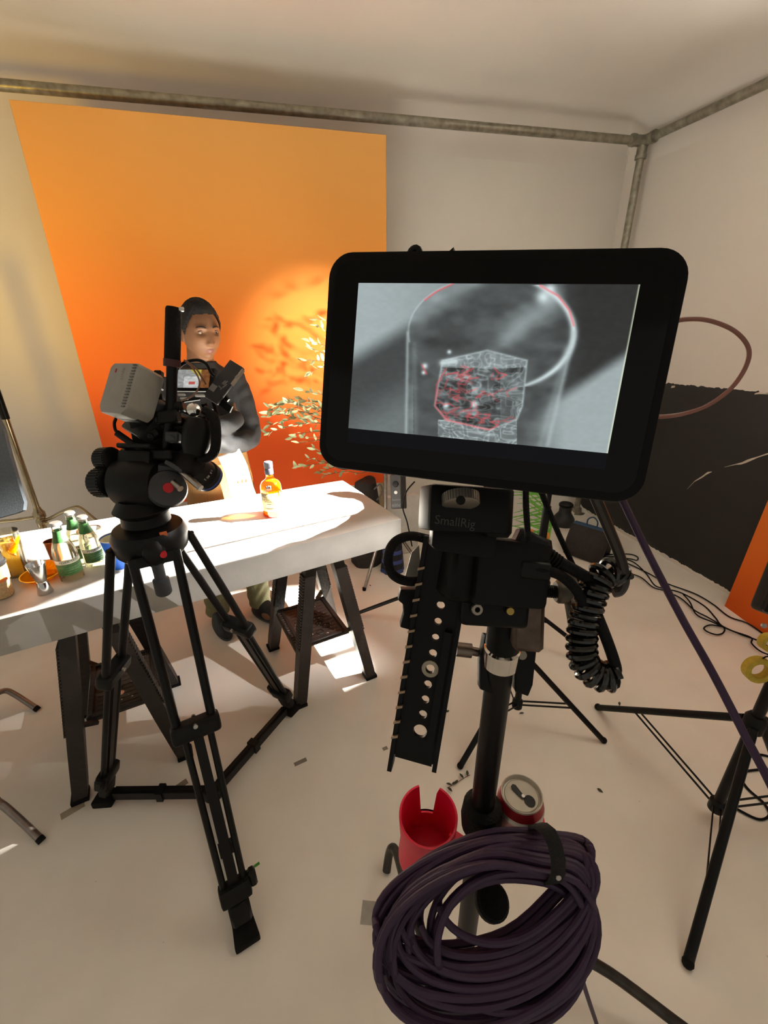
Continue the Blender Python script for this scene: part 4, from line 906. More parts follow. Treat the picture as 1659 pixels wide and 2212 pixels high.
for s_, fx_, fy_ in ((-1, -.13, .0), (1, .115, -.03)):
    LGS.append((s_, fx_, fy_)); hip = V((s_*.075, .01, .88)); kn_ = V(((s_*.095+fx_)/2, fy_-.02, .48)); an = V((fx_, fy_+.02, .09))
    bdy.tube([hip, kn_, an], [.078, .055, .038], 16, sm=5); bdy.ball((fx_+.02, fy_-.035, .04), (.04, .09, .035), n=14)
# arms folded across the chest
RA = [V((-.138, .01, 1.415)), V((-.172, -.02, 1.28)), V((-.182, -.075, 1.135)), V((-.08, -.170, 1.17)), V((.055, -.185, 1.215)), V((.112, -.125, 1.228))]
LA = [V((.138, .01, 1.415)), V((.172, -.015, 1.28)), V((.178, -.065, 1.125)), V((.09, -.160, 1.118)), V((-.06, -.185, 1.140)), V((-.105, -.13, 1.15))]
for A_ in (RA, LA): bdy.tube(catmull(A_, 6), [.05, .047, .046, .044, .042, .040, .042, .042, .040, .036, .032, .028], 14)
# hands with five fingers closed on the upper arms
def hand(wr, dr, up2, side):
    dr = dr.normalized(); up2 = (up2-dr*up2.dot(dr)).normalized(); nn = dr.cross(up2)*side
    bdy.ball((0, 0, 0), (.042, .014, .038), MX.Translation(wr+dr*.04) @ MX((dr, nn, up2)).transposed().to_4x4(), n=16)
    for k, ln in enumerate((.070, .078, .072, .058)):
        b0 = wr+dr*.07+up2*(.027-.018*k); bdy.tube([b0, b0+dr*ln*.45-nn*.006, b0+dr*ln*.75-nn*.022, b0+dr*ln*.85-nn*.042], [.0095, .009, .0085, .0075], 8, sm=3)
    b0 = wr+dr*.02+up2*.03; bdy.tube([b0, b0+dr*.02+up2*.028, b0+dr*.05+up2*.036], [.011, .010, .0085], 8, sm=3)
hand(LA[-1], V((-.3, .9, .1)), V((.3, 0, 1)), 1); hand(RA[-1], V((.25, .95, .05)), V((-.2, 0, 1)), -1)
def lip_paint(c):
    p = HM.inverted() @ c
    return 1 if (p.y < -.07 and abs(p.x) < .026*(1-abs(p.z+.0755)/.02) and -.0865 < p.z < -.0662) else 0
BODY = fused(bdy, 'body', [SKIN, LIPS], .0042, man, 1, lip_paint)
# hair
nu2, nv2 = 120, 80; hv = []; hf = []
def hline(az):      # azimuth from the face: 0 front, 180 back
    a = abs(az)
    if a < 42: return .076-.006*(a/42)**2
    if a < 62: return .070-(a-42)/20*.045
    if a < 80: return .025-(a-62)/18*.04
    if a < 110: return -.015+.03*math.sin((a-80)/30*math.pi)
    return -.015-(a-110)/70*.055
for i in range(nv2+1):
    for j in range(nu2):
        th = math.pi*i/nv2; sx, sy, sz = max(math.sin(th), 1e-3)*math.sin(2*math.pi*j/nu2), -max(math.sin(th), 1e-3)*math.cos(2*math.pi*j/nu2), math.cos(th)
        az = math.degrees(math.atan2(sx, -sy)); p0 = head_pt(sx, sy, sz)
        k = (p0.z-hline(az))/.03; off = .0105*min(1, max(0, k))**.6*(.9+.35*random.random())-.001+(.006*max(0, sz-.5)*2*max(0, -sy+.3))
        hv.append(HM @ head_pt(sx, sy, sz, off))
for i in range(nv2):
    for j in range(nu2):
        q = (i*nu2+j, i*nu2+(j+1) % nu2, (i+1)*nu2+(j+1) % nu2, (i+1)*nu2+j)
        c = HM.inverted() @ (sum((hv[k] for k in q), V((0, 0, 0)))/4); az = math.degrees(math.atan2(c.x, -c.y))
        if c.z > hline(az)-.002: hf.append(q)
MB().add(hv, hf).build('hair', HAIR, man, smooth=80)
for s_ in (-1, 1):
    ey = MB().ball((s_*.0305, -.0685, .0005), (.0125, .0115, .0095), HM, n=18, m=12).build('eye', mat('eye_white', (214, 200, 184), .25), BODY)
    MB().ball((s_*.0305+.003, -.0755, .0005), (.0055, .0052, .0055), HM, n=14, m=10).build('iris', mat('dark_iris', (24, 16, 12), .15), ey)
    MB().tube([HM @ V((s_*x, y, z)) for x, y, z in ((.0165, -.0745, -.002), (.022, -.0805, .0048), (.031, -.0825, .0072), (.040, -.0785, .0048), (.0455, -.071, -.001))], [.0012, .0022, .0026, .0022, .001], 7, sm=4).build('upper_eyelid', mat('eyelid_skin', (120, 84, 62), .5), BODY)
    MB().tube([HM @ V((s_*x, y, z)) for x, y, z in ((.012, -.0925, .0195), (.022, -.0925, .0235), (.034, -.0885, .0255), (.046, -.0795, .0225), (.051, -.075, .018))], [.0018, .0032, .0032, .0024, .0008], 7, sm=4).build('eyebrow', HAIR, BODY)
# black top
shirt = MB()
loft(shirt, [(0, .0, 1.03, .145, .118), (0, -.002, 1.08, .142, .116), (0, -.004, 1.2, .15, .122), (0, -.002, 1.32, .158, .122), (0, .005, 1.40, .155, .105), (0, .006, 1.445, .118, .085), (.003, .0, 1.478, .074, .072), (.004, -.002, 1.49, .071, .069)], 32)
for A_ in (RA, LA): shirt.tube(catmull(A_[:5]+[A_[4].lerp(A_[5], .95)], 6), [.060, .060, .058, .055, .053, .052, .053, .051, .048, .046, .044, .042], 16)
def wr(c):
    x, z = c[:, 0], c[:, 2]
    return np.sin(z*95+x*40+3*np.sin(x*22))*.0018*np.where(z < 1.22, 1, .4)+np.sin(x*70-z*60+2*np.sin(z*30))*.0014
fused(shirt, 'long_sleeved_top', [KNIT], .0065, man, 3, None, wr)
ap = MB(); n_ = 72; rs = []
for z, rx, ry in ((1.075, .150, .124), (1.04, .152, .126), (.98, .158, .130), (.90, .166, .136), (.75, .174, .142), (.55, .18, .15)):
    rs.append([V(((rx+.004*math.sin(9*2*math.pi*j/n_)*(1.08-z)*2)*math.cos(2*math.pi*j/n_), -.002+(ry+.004*math.sin(7*2*math.pi*j/n_+1)*(1.08-z)*2)*math.sin(2*math.pi*j/n_), z)) for j in range(n_)])
apo = ap.rings(rs, cap=False).build('apron', APRON, man, smooth=70); md = apo.modifiers.new('thickness', 'SOLIDIFY'); md.thickness = .004; md.offset = 1
MB().rings([[V((r0*math.cos(2*math.pi*j/64), -.002+r1*math.sin(2*math.pi*j/64), z)) for j in range(64)] for z, r0, r1 in ((1.03, .157, .131), (1.05, .1595, .1335), (1.078, .155, .129), (1.08, .150, .124), (1.03, .150, .124))], cap=False).build('waistband', APRON, apo, smooth=50)
MB().tube([V((.10+.05*math.sin(k*.5), -.135+.01*k, 1.055-.05*k)) for k in range(9)], .003, 6, sm=3).build('apron_string', APRON, apo)
tr = MB()
for s_, fx_, fy_ in LGS:
    hip = V((s_*.07, .01, .95)); kn_ = V(((s_*.095+fx_)/2, fy_-.01, .50)); an = V((fx_, fy_+.02, .075))
    tr.tube([hip, hip.lerp(kn_, .5), kn_, kn_.lerp(an, .5), an], [.080, .080, .072, .068, .066], 18, sm=4)
tr.ball((0, .01, .93), (.138, .11, .08))
def wr2(c): return np.where(c[:, 2] < .3, np.sin(c[:, 2]*70+4*np.sin(c[:, 0]*30))*.003, 0)
fused(tr, 'trousers', [TROUS], .0075, man, 2, None, wr2)
for s_, fx_, fy_ in LGS:
    Ms = MX.Translation((fx_, fy_, 0)) @ MX.Rotation(R(30 if s_ > 0 else 5), 4, 'Z')
    sh = MB(); loft(sh, [(0, -.055, .012, .046, .132), (0, -.055, .028, .050, .137), (0, -.055, .05, .046, .128), (0, -.04, .075, .041, .098), (0, -.01, .10, .038, .058), (0, .01, .125, .037, .045)], 24, Ms)
    so_ = sh.build('shoe', SHOE, man, smooth=60)
    sl = MB(); loft(sl, [(0, -.055, 0, .047, .134), (0, -.055, .018, .051, .139)], 24, Ms); sl.build('sole', mat('grey_sole', (70, 72, 76), .6), so_)

# white towel tucked in the apron, printed with three figures
yt = 2.19; cw = [PY(470, 986, yt), PY(517, 969, yt), PY(556, 1066, yt), PY(508, 1083, yt)]
vs = []; nx_, ny_ = 14, 22
for j in range(ny_+1):
    for i in range(nx_+1):
        u, v = i/nx_, j/ny_; p = (cw[0]*(1-u)+cw[1]*u)*(1-v)+(cw[3]*(1-u)+cw[2]*u)*v
        vs.append(p+V((0, -.006*math.sin(u*7+v*2)-.012*v, 0))+V((.006*math.sin(v*5), 0, 0)))
TOW = mat('white_towel_cloth', (214, 212, 208), .85, var=.04, bump=.2, bscale=500)
t = thing('towel', 'white hand towel with three small orange figures hanging from the apron', 'towel', V((cw[2].x, yt, cw[3].z)))
co_ = MB().add(vs, [(j*(nx_+1)+i, j*(nx_+1)+i+1, (j+1)*(nx_+1)+i+1, (j+1)*(nx_+1)+i) for j in range(ny_) for i in range(nx_)]).build('cloth', TOW, t, smooth=60); md = co_.modifiers.new('thickness', 'SOLIDIFY'); md.thickness = .003
OGF = mat('orange_print', (112, 50, 4), .7)
for k in range(3):
    o3 = PY(514+9*k, 1043-1.5*k, yt-.022); fg = MB()
    sz_ = .010
    for (x, y, rx, ry) in ((0, 1.0, .35, .38), (0, .2, .42, .6), (-.35, -.55, .18, .42), (.35, -.55, .18, .42), (-.5, .3, .15, .4), (.55, .35, .15, .35)):
        n_ = 10; fg.add([o3+V((sz_*(x+rx*math.cos(2*math.pi*i/n_)), -.0005, sz_*(y+ry*math.sin(2*math.pi*i/n_)))) for i in range(n_)]+[o3+V((sz_*(x+rx*math.cos(2*math.pi*i/n_)), .0008, sz_*(y+ry*math.sin(2*math.pi*i/n_)))) for i in range(n_)], [tuple(range(n_)), tuple(range(n_, 2*n_))[::-1]]+[(i, (i+1) % n_, n_+(i+1) % n_, n_+i) for i in range(n_)])
    fg.build('printed_figure', OGF, co_, smooth=0)

# ------------------------------------------------------------------ things on the table
GLASS = glassy('clear_glass', (246, 246, 242))
def liquid(name, c, tc_, k=.55):
    if name in MATS: return MATS[name]
    m = bpy.data.materials.new(name); m.use_nodes = True; nt = m.node_tree; nt.nodes.clear(); L = nt.links.new
    out = nt.nodes.new('ShaderNodeOutputMaterial'); mx = nt.nodes.new('ShaderNodeMixShader'); a = nt.nodes.new('ShaderNodeBsdfTransparent'); b = nt.nodes.new('ShaderNodeBsdfTranslucent'); d = nt.nodes.new('ShaderNodeBsdfDiffuse'); m2 = nt.nodes.new('ShaderNodeMixShader')
    n = nt.nodes.new('ShaderNodeTexNoise'); n.inputs['Scale'].default_value = 30; r = nt.nodes.new('ShaderNodeMapRange'); r.inputs[3].default_value = k-.1; r.inputs[4].default_value = k+.1
    L(n.outputs[0], r.inputs[0]); L(r.outputs[0], mx.inputs[0])
    a.inputs[0].default_value = lin(tc_)+(1,); b.inputs[0].default_value = lin(c)+(1,); d.inputs[0].default_value = lin(c)+(1,); m2.inputs[0].default_value = .35
    L(b.outputs[0], m2.inputs[1]); L(d.outputs[0], m2.inputs[2]); L(a.outputs[0], mx.inputs[1]); L(m2.outputs[0], mx.inputs[2]); L(mx.outputs[0], out.inputs[0]); MATS[name] = m; return m
# whisky bottle
P = on_table(592, 1111); hb = ZAT(P, 997)-TZ; T_ = MX.Translation(P)
t = thing('whisky_bottle', 'amber whisky bottle with dark foil neck alone on the white table', 'bottle', P)
pr_ = [(.038, .0), (.045, .003), (.0465, .008), (.0465, hb*.50), (.0455, hb*.57), (.038, hb*.635), (.022, hb*.68), (.0165, hb*.71), (.0155, hb*.76), (.0155, hb*.80)]
MB().lathe(pr_, T_, n=40, cap=False).build('glass', GLASS, t)
MB().lathe([(.001, .010), (.040, .010), (.043, .016), (.043, hb*.50), (.042, hb*.57), (.036, hb*.625), (.026, hb*.655), (.001, hb*.655)], T_, n=36).build('whisky', liquid('amber_whisky', (232, 148, 12), (252, 184, 34), .5), t)
MB().lathe([(.001, .004), (.043, .004), (.0445, .009), (.001, .010)], T_, n=36).build('thick_base', liquid('amber_base', (200, 110, 60), (235, 170, 120), .4), t)
cap_ = MB().lathe([(.0175, hb*.775), (.0185, hb*.78), (.0182, hb*.88), (.0172, hb*.885), (.0172, hb*.90), (.0188, hb*.905), (.0188, hb*.99), (.0165, hb)], T_, n=28).build('foil_cap', mat('grey_foil', (46, 46, 54), .5, .1, var=.5, scale=120), t)
face_a = math.atan2(-P.y, -P.x)     # toward the viewer
def label_patch(r, z0, z1, a0, a1, m, name, parent, T_, n=24):
    vs = []
    for i in range(n+1):
        a = a0+(a1-a0)*i/n; vs += [T_ @ V((r*math.cos(a), r*math.sin(a), z0)), T_ @ V((r*math.cos(a), r*math.sin(a), z1))]
    o = MB().add(vs, [(2*i, 2*i+2, 2*i+3, 2*i+1) for i in range(n)]).build(name, m, parent, smooth=60); md = o.modifiers.new('t', 'SOLIDIFY'); md.thickness = .0004; return o
PAPER = mat('cream_label', (150, 132, 88), .7)
INK = mat('dark_ink', (24, 20, 12), .6)
lb = label_patch(.0470, hb*.13, hb*.47, face_a-1.25, face_a+.55, PAPER, 'paper_label', t, T_)
LT = T_ @ MX.Rotation(face_a-.35+math.pi/2, 4, 'Z')
for s_, sz, zz in (('MONKEY', .016, .41), ('SHOULDER', .0145, .345)): text(s_, sz, LT @ MX.Translation((0, 0, hb*zz)), 'lettering', INK, lb, wrap=.0477)
for zz, w0 in ((.31, .04), (.27, .02), (.19, .045), (.175, .03)): label_patch(.0477, hb*zz, hb*zz+.0016, face_a-.35-w0/.09, face_a-.35+w0/.09, INK, 'print_line', lb, T_, 6)
EMB = MX.Translation(P+V((math.cos(face_a-.25), math.sin(face_a-.25), 0))*.0425+V((0, 0, hb*.585))) @ axis_m((0, 0, 0), V((math.cos(face_a-.25), math.sin(face_a-.25), .55)), V((-math.sin(face_a), math.cos(face_a), 0))) 
DKM = mat('dark_pewter', (60, 58, 54), .5, .5)
for k in range(3): MB().ball(((-.007+.007*k), .002*(k % 2), 0), (.0048, .0075, .003), EMB, n=10, m=8).build('pewter_figure', DKM, t)
for k in range(4): MB().tube([EMB @ V((-.0085+.0055*k+.003*math.cos(a), -.011+.0045*math.sin(a), .001)) for a in [2*math.pi*i/10 for i in range(10)]], .0008, 5, True).build('pewter_curl', DKM, t)
# tonic bottles
GRN = mat('dark_green_label', (44, 92, 40), .55, var=.25, scale=200); GRN2 = mat('light_green_label', (84, 122, 72), .6, var=.25, scale=140); TON = liquid('clear_tonic', (250, 246, 222), (252, 250, 238), .12)
def tonic(bx, by, ty, label, rot=0):
    P = on_table(bx, by); h = ZAT(P, ty)-TZ; T_ = MX.Translation(P); r = .0335*h/.2; fa = math.atan2(-P.y, -P.x)+rot
    t = thing('tonic_bottle', label, 'bottle', P, 0, 'tonic bottles on the left of the table')
    MB().lathe([(r*.85, 0), (r, .004), (r, h*.46), (r*.9, h*.56), (r*.62, h*.70), (r*.43, h*.80), (r*.40, h*.93), (r*.46, h*.945), (r*.42, h*.96)], T_, n=36, cap=False).build('glass', GLASS, t)
    MB().lathe([(.001, .006), (r*.9, .006), (r*.93, h*.46), (r*.83, h*.55), (r*.55, h*.70), (r*.38, h*.79), (.001, h*.79)], T_, n=32).build('tonic', TON, t)
    nb = MB().lathe([(r*.665, h*.685), (r*.50, h*.775), (r*.455, h*.81), (r*.43, h*.865)], T_, n=30, cap=False).build('neck_label', GRN, t)
    lb = label_patch(r*1.012, h*.13, h*.36, fa-1.35, fa+1.35, GRN2, 'front_label', t, T_)
    wh = label_patch(r*1.02, h*.33, h*.40, fa-1.35, fa+1.35, mat('pale_label_band', (214, 210, 190), .6), 'label_band', t, T_)
    text('FEVER-TREE', h*.055, T_ @ MX.Rotation(fa+math.pi/2, 4, 'Z') @ MX.Translation((0, 0, h*.365)), 'lettering', mat('dark_green_ink', (36, 60, 34), .6), wh, wrap=r*1.04)
    for k in range(4): label_patch(r*1.022, h*(.16+.04*k), h*(.167+.04*k), fa-.7+.2*(k % 2), fa+.5+.1*k, GRN, 'print_line', lb, T_, 8)
    cp = MB(); n_ = 42
    cp.rings([[T_ @ V(((rr+(.0012 if (j % 2 and k == 0) else 0))*math.cos(2*math.pi*j/n_), (rr+(.0012 if (j % 2 and k == 0) else 0))*math.sin(2*math.pi*j/n_), z)) for j in range(n_)] for k, (rr, z) in enumerate(((r*.53, h*.955), (r*.50, h*.985), (r*.40, h)))]).build('crown_cap', mat('cap_silver', (205, 200, 196), .25, .9), t)
    return t
tonic(158, 1248, 1128, 'tonic bottle with dark green neck, nearest of the three, beside the jigger', .1)
tonic(182, 1212, 1105, 'tonic bottle with green neck, farthest of the three, glowing amber from behind', .15)
tonic(208, 1220, 1114, 'tonic bottle with green neck, rightmost of the three, nearest the blue cup', .35)
# tall drink
P = on_table(40, 1240); T_ = MX.Translation(P); hg = ZAT(P, 1150)-TZ
t = thing('tall_drink', 'tall glass of pale yellow drink at the left of the table', 'drink', P)
MB().lathe([(.030, 0), (.033, .003), (.043, hg), (.0415, hg), (.032, .010), (.001, .010)], T_, n=40).build('glass', GLASS, t)
MB().lathe([(.001, .011), (.0312, .011), (.0395, hg*.80), (.001, hg*.80)], T_, n=36).build('drink', liquid('cloudy_yellow_drink', (250, 216, 120), (255, 230, 150), .55), t)
for k, (x, y, z) in enumerate(((.01, .008, .80), (-.014, -.01, .83), (.012, -.015, .70), (-.012, .012, .62))):
    MB().box((.022, .022, .022), T_ @ MX.Translation((x, y, hg*z)) @ Euler((k, k*.7, k*1.3)).to_matrix().to_4x4(), bev=.003).build('ice_cube', glassy('ice', (245, 245, 240), .1), label=('ice cube at the %s of the tall yellow drink' % ('right top', 'left top', 'right middle', 'left middle')[k]), cat='ice', group='ice cubes in the tall drink')
OPEEL = mat('orange_peel', (240, 150, 10), .5, bump=.2, bscale=300); OFLESH = liquid('orange_flesh', (255, 200, 20), (255, 190, 30), .85)
def half_slice(M, r, th, label, group=None):
    t = thing('orange_slice', label, 'orange slice', M.translation, 0, group)
    n_ = 18; arc = [(r*math.cos(math.pi*i/n_), r*math.sin(math.pi*i/n_)) for i in range(n_+1)]
    inn = [(x*.86, y*.86) for x, y in arc]
    MB().prism(arc+inn[::-1], -th/2, th/2, M).build('peel', OPEEL, t, smooth=30)
    for k in range(5):
        a0, a1 = math.pi*(k+.06)/5, math.pi*(k+.94)/5
        MB().prism([(.06*r*math.cos((a0+a1)/2), .06*r*math.sin((a0+a1)/2))]+[(r*.85*math.cos(a0+(a1-a0)*i/5), r*.85*math.sin(a0+(a1-a0)*i/5)) for i in range(6)], -th/2*.9, th/2*.9, M).build('segment', OFLESH, t, smooth=0)
    return t
ppos = PD(38, 1177, (P-CP).dot(fwd)-.06); half_slice(MX.Translation(ppos) @ CB.to_4x4() @ Euler((0, R(25), R(100))).to_matrix().to_4x4(), .036, .008, 'orange slice wedged on the rim of the tall drink')
# coffee cup at the frame edge
P = on_table(6, 1287); T_ = MX.Translation(P)
t = thing('travel_cup', 'tan travel cup with black lid and orange band at the left edge', 'cup', P)
hc = ZAT(P, 1200)-TZ
MB().lathe([(.026, 0), (.031, .004), (.036, hc*.75)], T_, n=36).build('cup', mat('cork_tan', (204, 176, 128), .75, var=.2, scale=160), t)
MB().lathe([(.0338, hc*.40), (.0372, hc*.42), (.0385, hc*.76), (.036, hc*.77)], T_, n=36).build('band', mat('orange_band', (226, 126, 60), .6), t)
MB().lathe([(.0395, hc*.75), (.041, hc*.78), (.041, hc*.83), (.037, hc*.85), (.035, hc*.96), (.031, hc), (.028, hc*.97), (.001, hc*.96)], T_, n=36).build('lid', BLACK, t)
# jigger
P = on_table(99, 1280); T_ = MX.Translation(P); hj = ZAT(P, 1218)-TZ
t = thing('jigger', 'steel double-cone jigger standing on the front of the table', 'jigger', P)
MB().lathe([(.0215, 0), (.022, .002), (.0145, hj*.38), (.0138, hj*.40), (.0145, hj*.42), (.0265, hj*.97), (.0268, hj), (.0255, hj), (.014, hj*.46), (.001, hj*.45)], T_, n=40).build('cone_pair', mat('polished_steel', (196, 194, 192), .16, 1, var=.1), t)
MB().lathe([(.0142, hj*.385), (.0154, hj*.39), (.0154, hj*.41), (.0142, hj*.415)], T_, n=36).build('waist_ring', CHROME, t)
# amber bowl of orange slices
P = on_table(92, 1250); T_ = MX.Translation(P); AMB = liquid('amber_plastic', (255, 196, 30), (255, 205, 60), .3)
t = thing('amber_bowl', 'shallow amber bowl holding orange slices behind the jigger', 'bowl', P)
MB().lathe([(.025, 0), (.040, .004), (.058, .020), (.0585, .022), (.056, .021), (.038, .007), (.001, .006)], T_, n=40).build('bowl', AMB, t)
MB().tube([T_ @ V((.058*math.cos(a), .058*math.sin(a), .0215)) for a in [2*math.pi*i/40 for i in range(40)]], .0018, 6, True).build('rim', mat('amber_rim', (250, 200, 30), .3), t)
for k, (dx, dy, rz, rx, nm) in enumerate(((.012, -.012, 10, 30, 'lowest orange slice lying in the amber bowl'), (.018, .016, 40, 40, 'upper orange slice leaning in the amber bowl'), (.026, -.002, -15, 50, 'orange slice nearest the tonic bottle in the amber bowl'))):
    half_slice(T_ @ MX.Translation((dx, dy, .018+.007*k)) @ Euler((R(rx), 0, R(rz))).to_matrix().to_4x4(), .034, .007, nm, 'orange slices in the amber bowl')
# copper cup, glass bowl with copper rim, blue cup
P = on_table(124, 1210); T_ = MX.Translation(P); h = ZAT(P, 1168)-TZ
t = thing('copper_cup', 'small copper cup behind the nearest tonic bottle', 'cup', P)
COPPER = mat('copper', (176, 104, 62), .3, .9)
MB().lathe([(.018, 0), (.019, .002), (.023, h), (.0215, h), (.017, .005), (.001, .005)], T_, n=32).build('cup', COPPER, t)
MB().lathe([(.0232, h*.97), (.0245, h*.985), (.0232, h)], T_, n=32, cap=False).build('rim', COPPER, t)
P = on_table(196, 1158); T_ = MX.Translation(P)
t = thing('copper_rimmed_bowl', 'clear bowl with a copper rim behind the tonic bottles', 'bowl', P)
MB().lathe([(.018, 0), (.030, .006), (.042, .030), (.041, .030), (.028, .009), (.001, .004)], T_, n=36).build('bowl', GLASS, t)
MB().tube([T_ @ V((.042*math.cos(a), .042*math.sin(a), .030)) for a in [2*math.pi*i/36 for i in range(36)]], .0022, 6, True).build('rim', COPPER, t)
P = on_table(263, 1222); T_ = MX.Translation(P); h = ZAT(P, 1160)-TZ
t = thing('paper_cup', 'bright blue paper cup standing on the table behind the tripod', 'cup', P)
MB().lathe([(.030, .004), (.0295, 0), (.031, 0), (.0445, h), (.0437, h), (.0295, .006), (.001, .006)], T_, n=40).build('cup', mat('blue_paper', (40, 104, 214), .5, var=.04), t)
MB().tube([T_ @ V((.0445*math.cos(a), .0445*math.sin(a), h)) for a in [2*math.pi*i/40 for i in range(40)]], .0016, 6, True).build('rolled_rim', mat('white_paper', (226, 222, 210), .6), t)
MB().lathe([(.0425, h*.96), (.0296, .0075), (.001, .007)], T_, n=40, cap=False).build('lining', mat('white_paper_lining', (236, 228, 196), .6), t)
P = on_table(360, 1170)
for k in range(2): MB().lathe([(.032-.003*k, 0), (.033-.003*k, .002), (.033-.003*k, .006), (.031-.003*k, .008)], MX.Translation(P+V((.004*k, 0, .0085*k))), n=28).build('cork_coaster', mat('cork', (206, 186, 140), .8, var=.2, scale=200), label=('lower cork coaster on the table right of the blue cup', 'upper cork coaster stacked on another right of the blue cup')[k], cat='coaster', group='cork coasters')

# ------------------------------------------------------------------ lamps and their stands (mostly behind the monitor)
def funnel(name, L, corners, d, dist, out, parent, m=BLKMET):
    c = [L+(V(q)-L)*(dist/((V(q)-L).dot(d))) for q in corners]; mid = L+d*dist
    e1 = ((c[1]+c[2])-(c[0]+c[3])).normalized(); e2 = d.cross(e1); cm = sum(c, V((0, 0, 0)))/4
    if (c[2]+c[3]-c[0]-c[1]).dot(e2) < 0: e2 = -e2
    o_ = [mid+(e1*a+e2*b)*out for a, b in ((-1, -1), (1, -1), (1, 1), (-1, 1))]
    for i in range(4):
        j = (i+1) % 4; o = MB().add([c[i], c[j], o_[j], o_[i]], [(0, 1, 2, 3)]).build(name, m, parent, smooth=0); md = o.modifiers.new('t', 'SOLIDIFY'); md.thickness = .002; md.offset = 0
def light_stand(name, label, center, tips, h, collar_z, hub_z, r0=.0125, group=None, strut_t=.55):
    c = V((center[0], center[1], 0)); t = thing(name, label, 'light stand', c, 0, group)
    MB().cyl(c+V((0, 0, hub_z-.02)), c+V((0, 0, min(h, 1.05))), r0*1.15, n=16).cyl(c+V((0, 0, min(h, 1.0))), c+V((0, 0, h)), r0*.8, n=14).build('pole', BLKTUBE, t)
    MB().lathe([(r0*1.2, collar_z-.03), (r0*2.1, collar_z-.026), (r0*2.1, collar_z+.02), (r0*1.5, collar_z+.035)], MX.Translation(c), n=20).cyl(c+V((r0*1.5, 0, collar_z)), c+V((r0*3.6, 0, collar_z)), r0*.7, n=10).build('collar', BLACK, t)
    hb_ = MB().lathe([(r0*1.2, hub_z-.03), (r0*1.8, hub_z-.026), (r0*1.8, hub_z+.01), (r0*1.2, hub_z+.02)], MX.Translation(c), n=18).build('hub', BLACK, t)
    for tp in tips:
        tp = V(tp); e = V((tp.x-c.x, tp.y-c.y, 0)).normalized(); a = c+e*r0*1.8+V((0, 0, collar_z-.005))
        lg = MB().cyl(a, tp+V((0, 0, .008)), r0*.95, n=12).build('leg', BLKTUBE, t); MB().ball(tp+V((0, 0, .011)), r0*1.1, n=10, m=6).build('foot', BLKRUB, lg)
        q = a.lerp(tp, strut_t); s2 = V((-e.y, e.x, 0))*.011; b2 = c+e*r0*1.6+V((0, 0, hub_z))
        for k in (-1, 1): MB().add(*bar_vf(b2+s2*k, q+s2*k, .007, .004)).build('strut', BLKTUBE, lg, smooth=0)
    return t
# key lamp stand: one long leg shows left of the mount
KS = (1.02, 1.86)
light_stand('light_stand', 'black light stand whose leg ends beside the right step ladder', KS, [PZ(764, 1330), (1.55, 1.45, 0), (1.32, 2.45, 0)], 1.80, .42, .20, .012, 'light stands')
LD = (KEY_AIM-KEY_POS).normalized()
def lamp_head(name, label, L, aim, corners, r=.045, ln=.13, dist=.07, out=.13):
    d = (aim-L).normalized(); M_ = axis_m(L, d, V((0, 0, 1)))
    t = thing(name, label, 'lamp', L)
    MB().lathe([(.001, -ln), (r*.9, -ln), (r, -ln+.01), (r, -.012), (r*.95, -.008), (r*.80, -.008), (r*.70, -.02), (.001, -.022)], M_, n=28).build('housing', BLKMET, t)
    for k in range(5):
        z0 = -ln+.008+(ln-.03)*k/5; MB().lathe([(r, z0), (r*1.08, z0+.001), (r*1.08, z0+.004), (r, z0+.005)], M_, n=28, cap=False).build('cooling_fin', BLKMET, t)
    if corners: funnel('barn_door', L, corners, d, dist, out, t)
    return t
lamp_head('key_lamp', 'black key lamp with barn doors behind the monitor, aimed down at the table', KEY_POS, KEY_AIM, [(-1.5, 1.19, .86), (.63, 1.775, .86), (.52, 2.20, .86), (-1.5, 2.32, .86)], .045, .08, .08, .125)
wl = lamp_head('wash_lamp', 'small black lamp behind the monitor aimed at the orange backdrop', WASH_POS, WASH_AIM, None, .035, .09)
MB().tube([WASH_POS+V((.03, -.05, -.035)), WASH_POS+V((.12, .02, -.07)), V((KS[0], KS[1], WASH_POS.z-.08))], .006, 8, sm=4).build('arm', BLKMET, wl)
# side lamp stand, right of the monitor pole
c2 = V((.93, 1.245, 0)); r2 = .40
light_stand('light_stand', 'black light stand spreading its legs behind the monitor pole', (c2.x, c2.y), [PZ(1303, 1603), PZ(994, 1658), (1.0, 1.66, 0)], 1.50, .36, .115, .0125, 'light stands')
lamp_head('side_lamp', 'black side lamp behind the monitor lighting the table front edge', SIDE_POS, SIDE_AIM, [(.5, 1.74, 0), (-1.7, 1.62, 0), (-1.55, 1.16, .87), (.53, 1.69, .86)], .035, .05, .07, .11)
MB().cyl(c2+V((0, 0, 1.48)), SIDE_POS+V((.05, .02, .0)), .008, n=10).build('lamp_arm', BLKMET, bpy.data.objects['light_stand.001'])
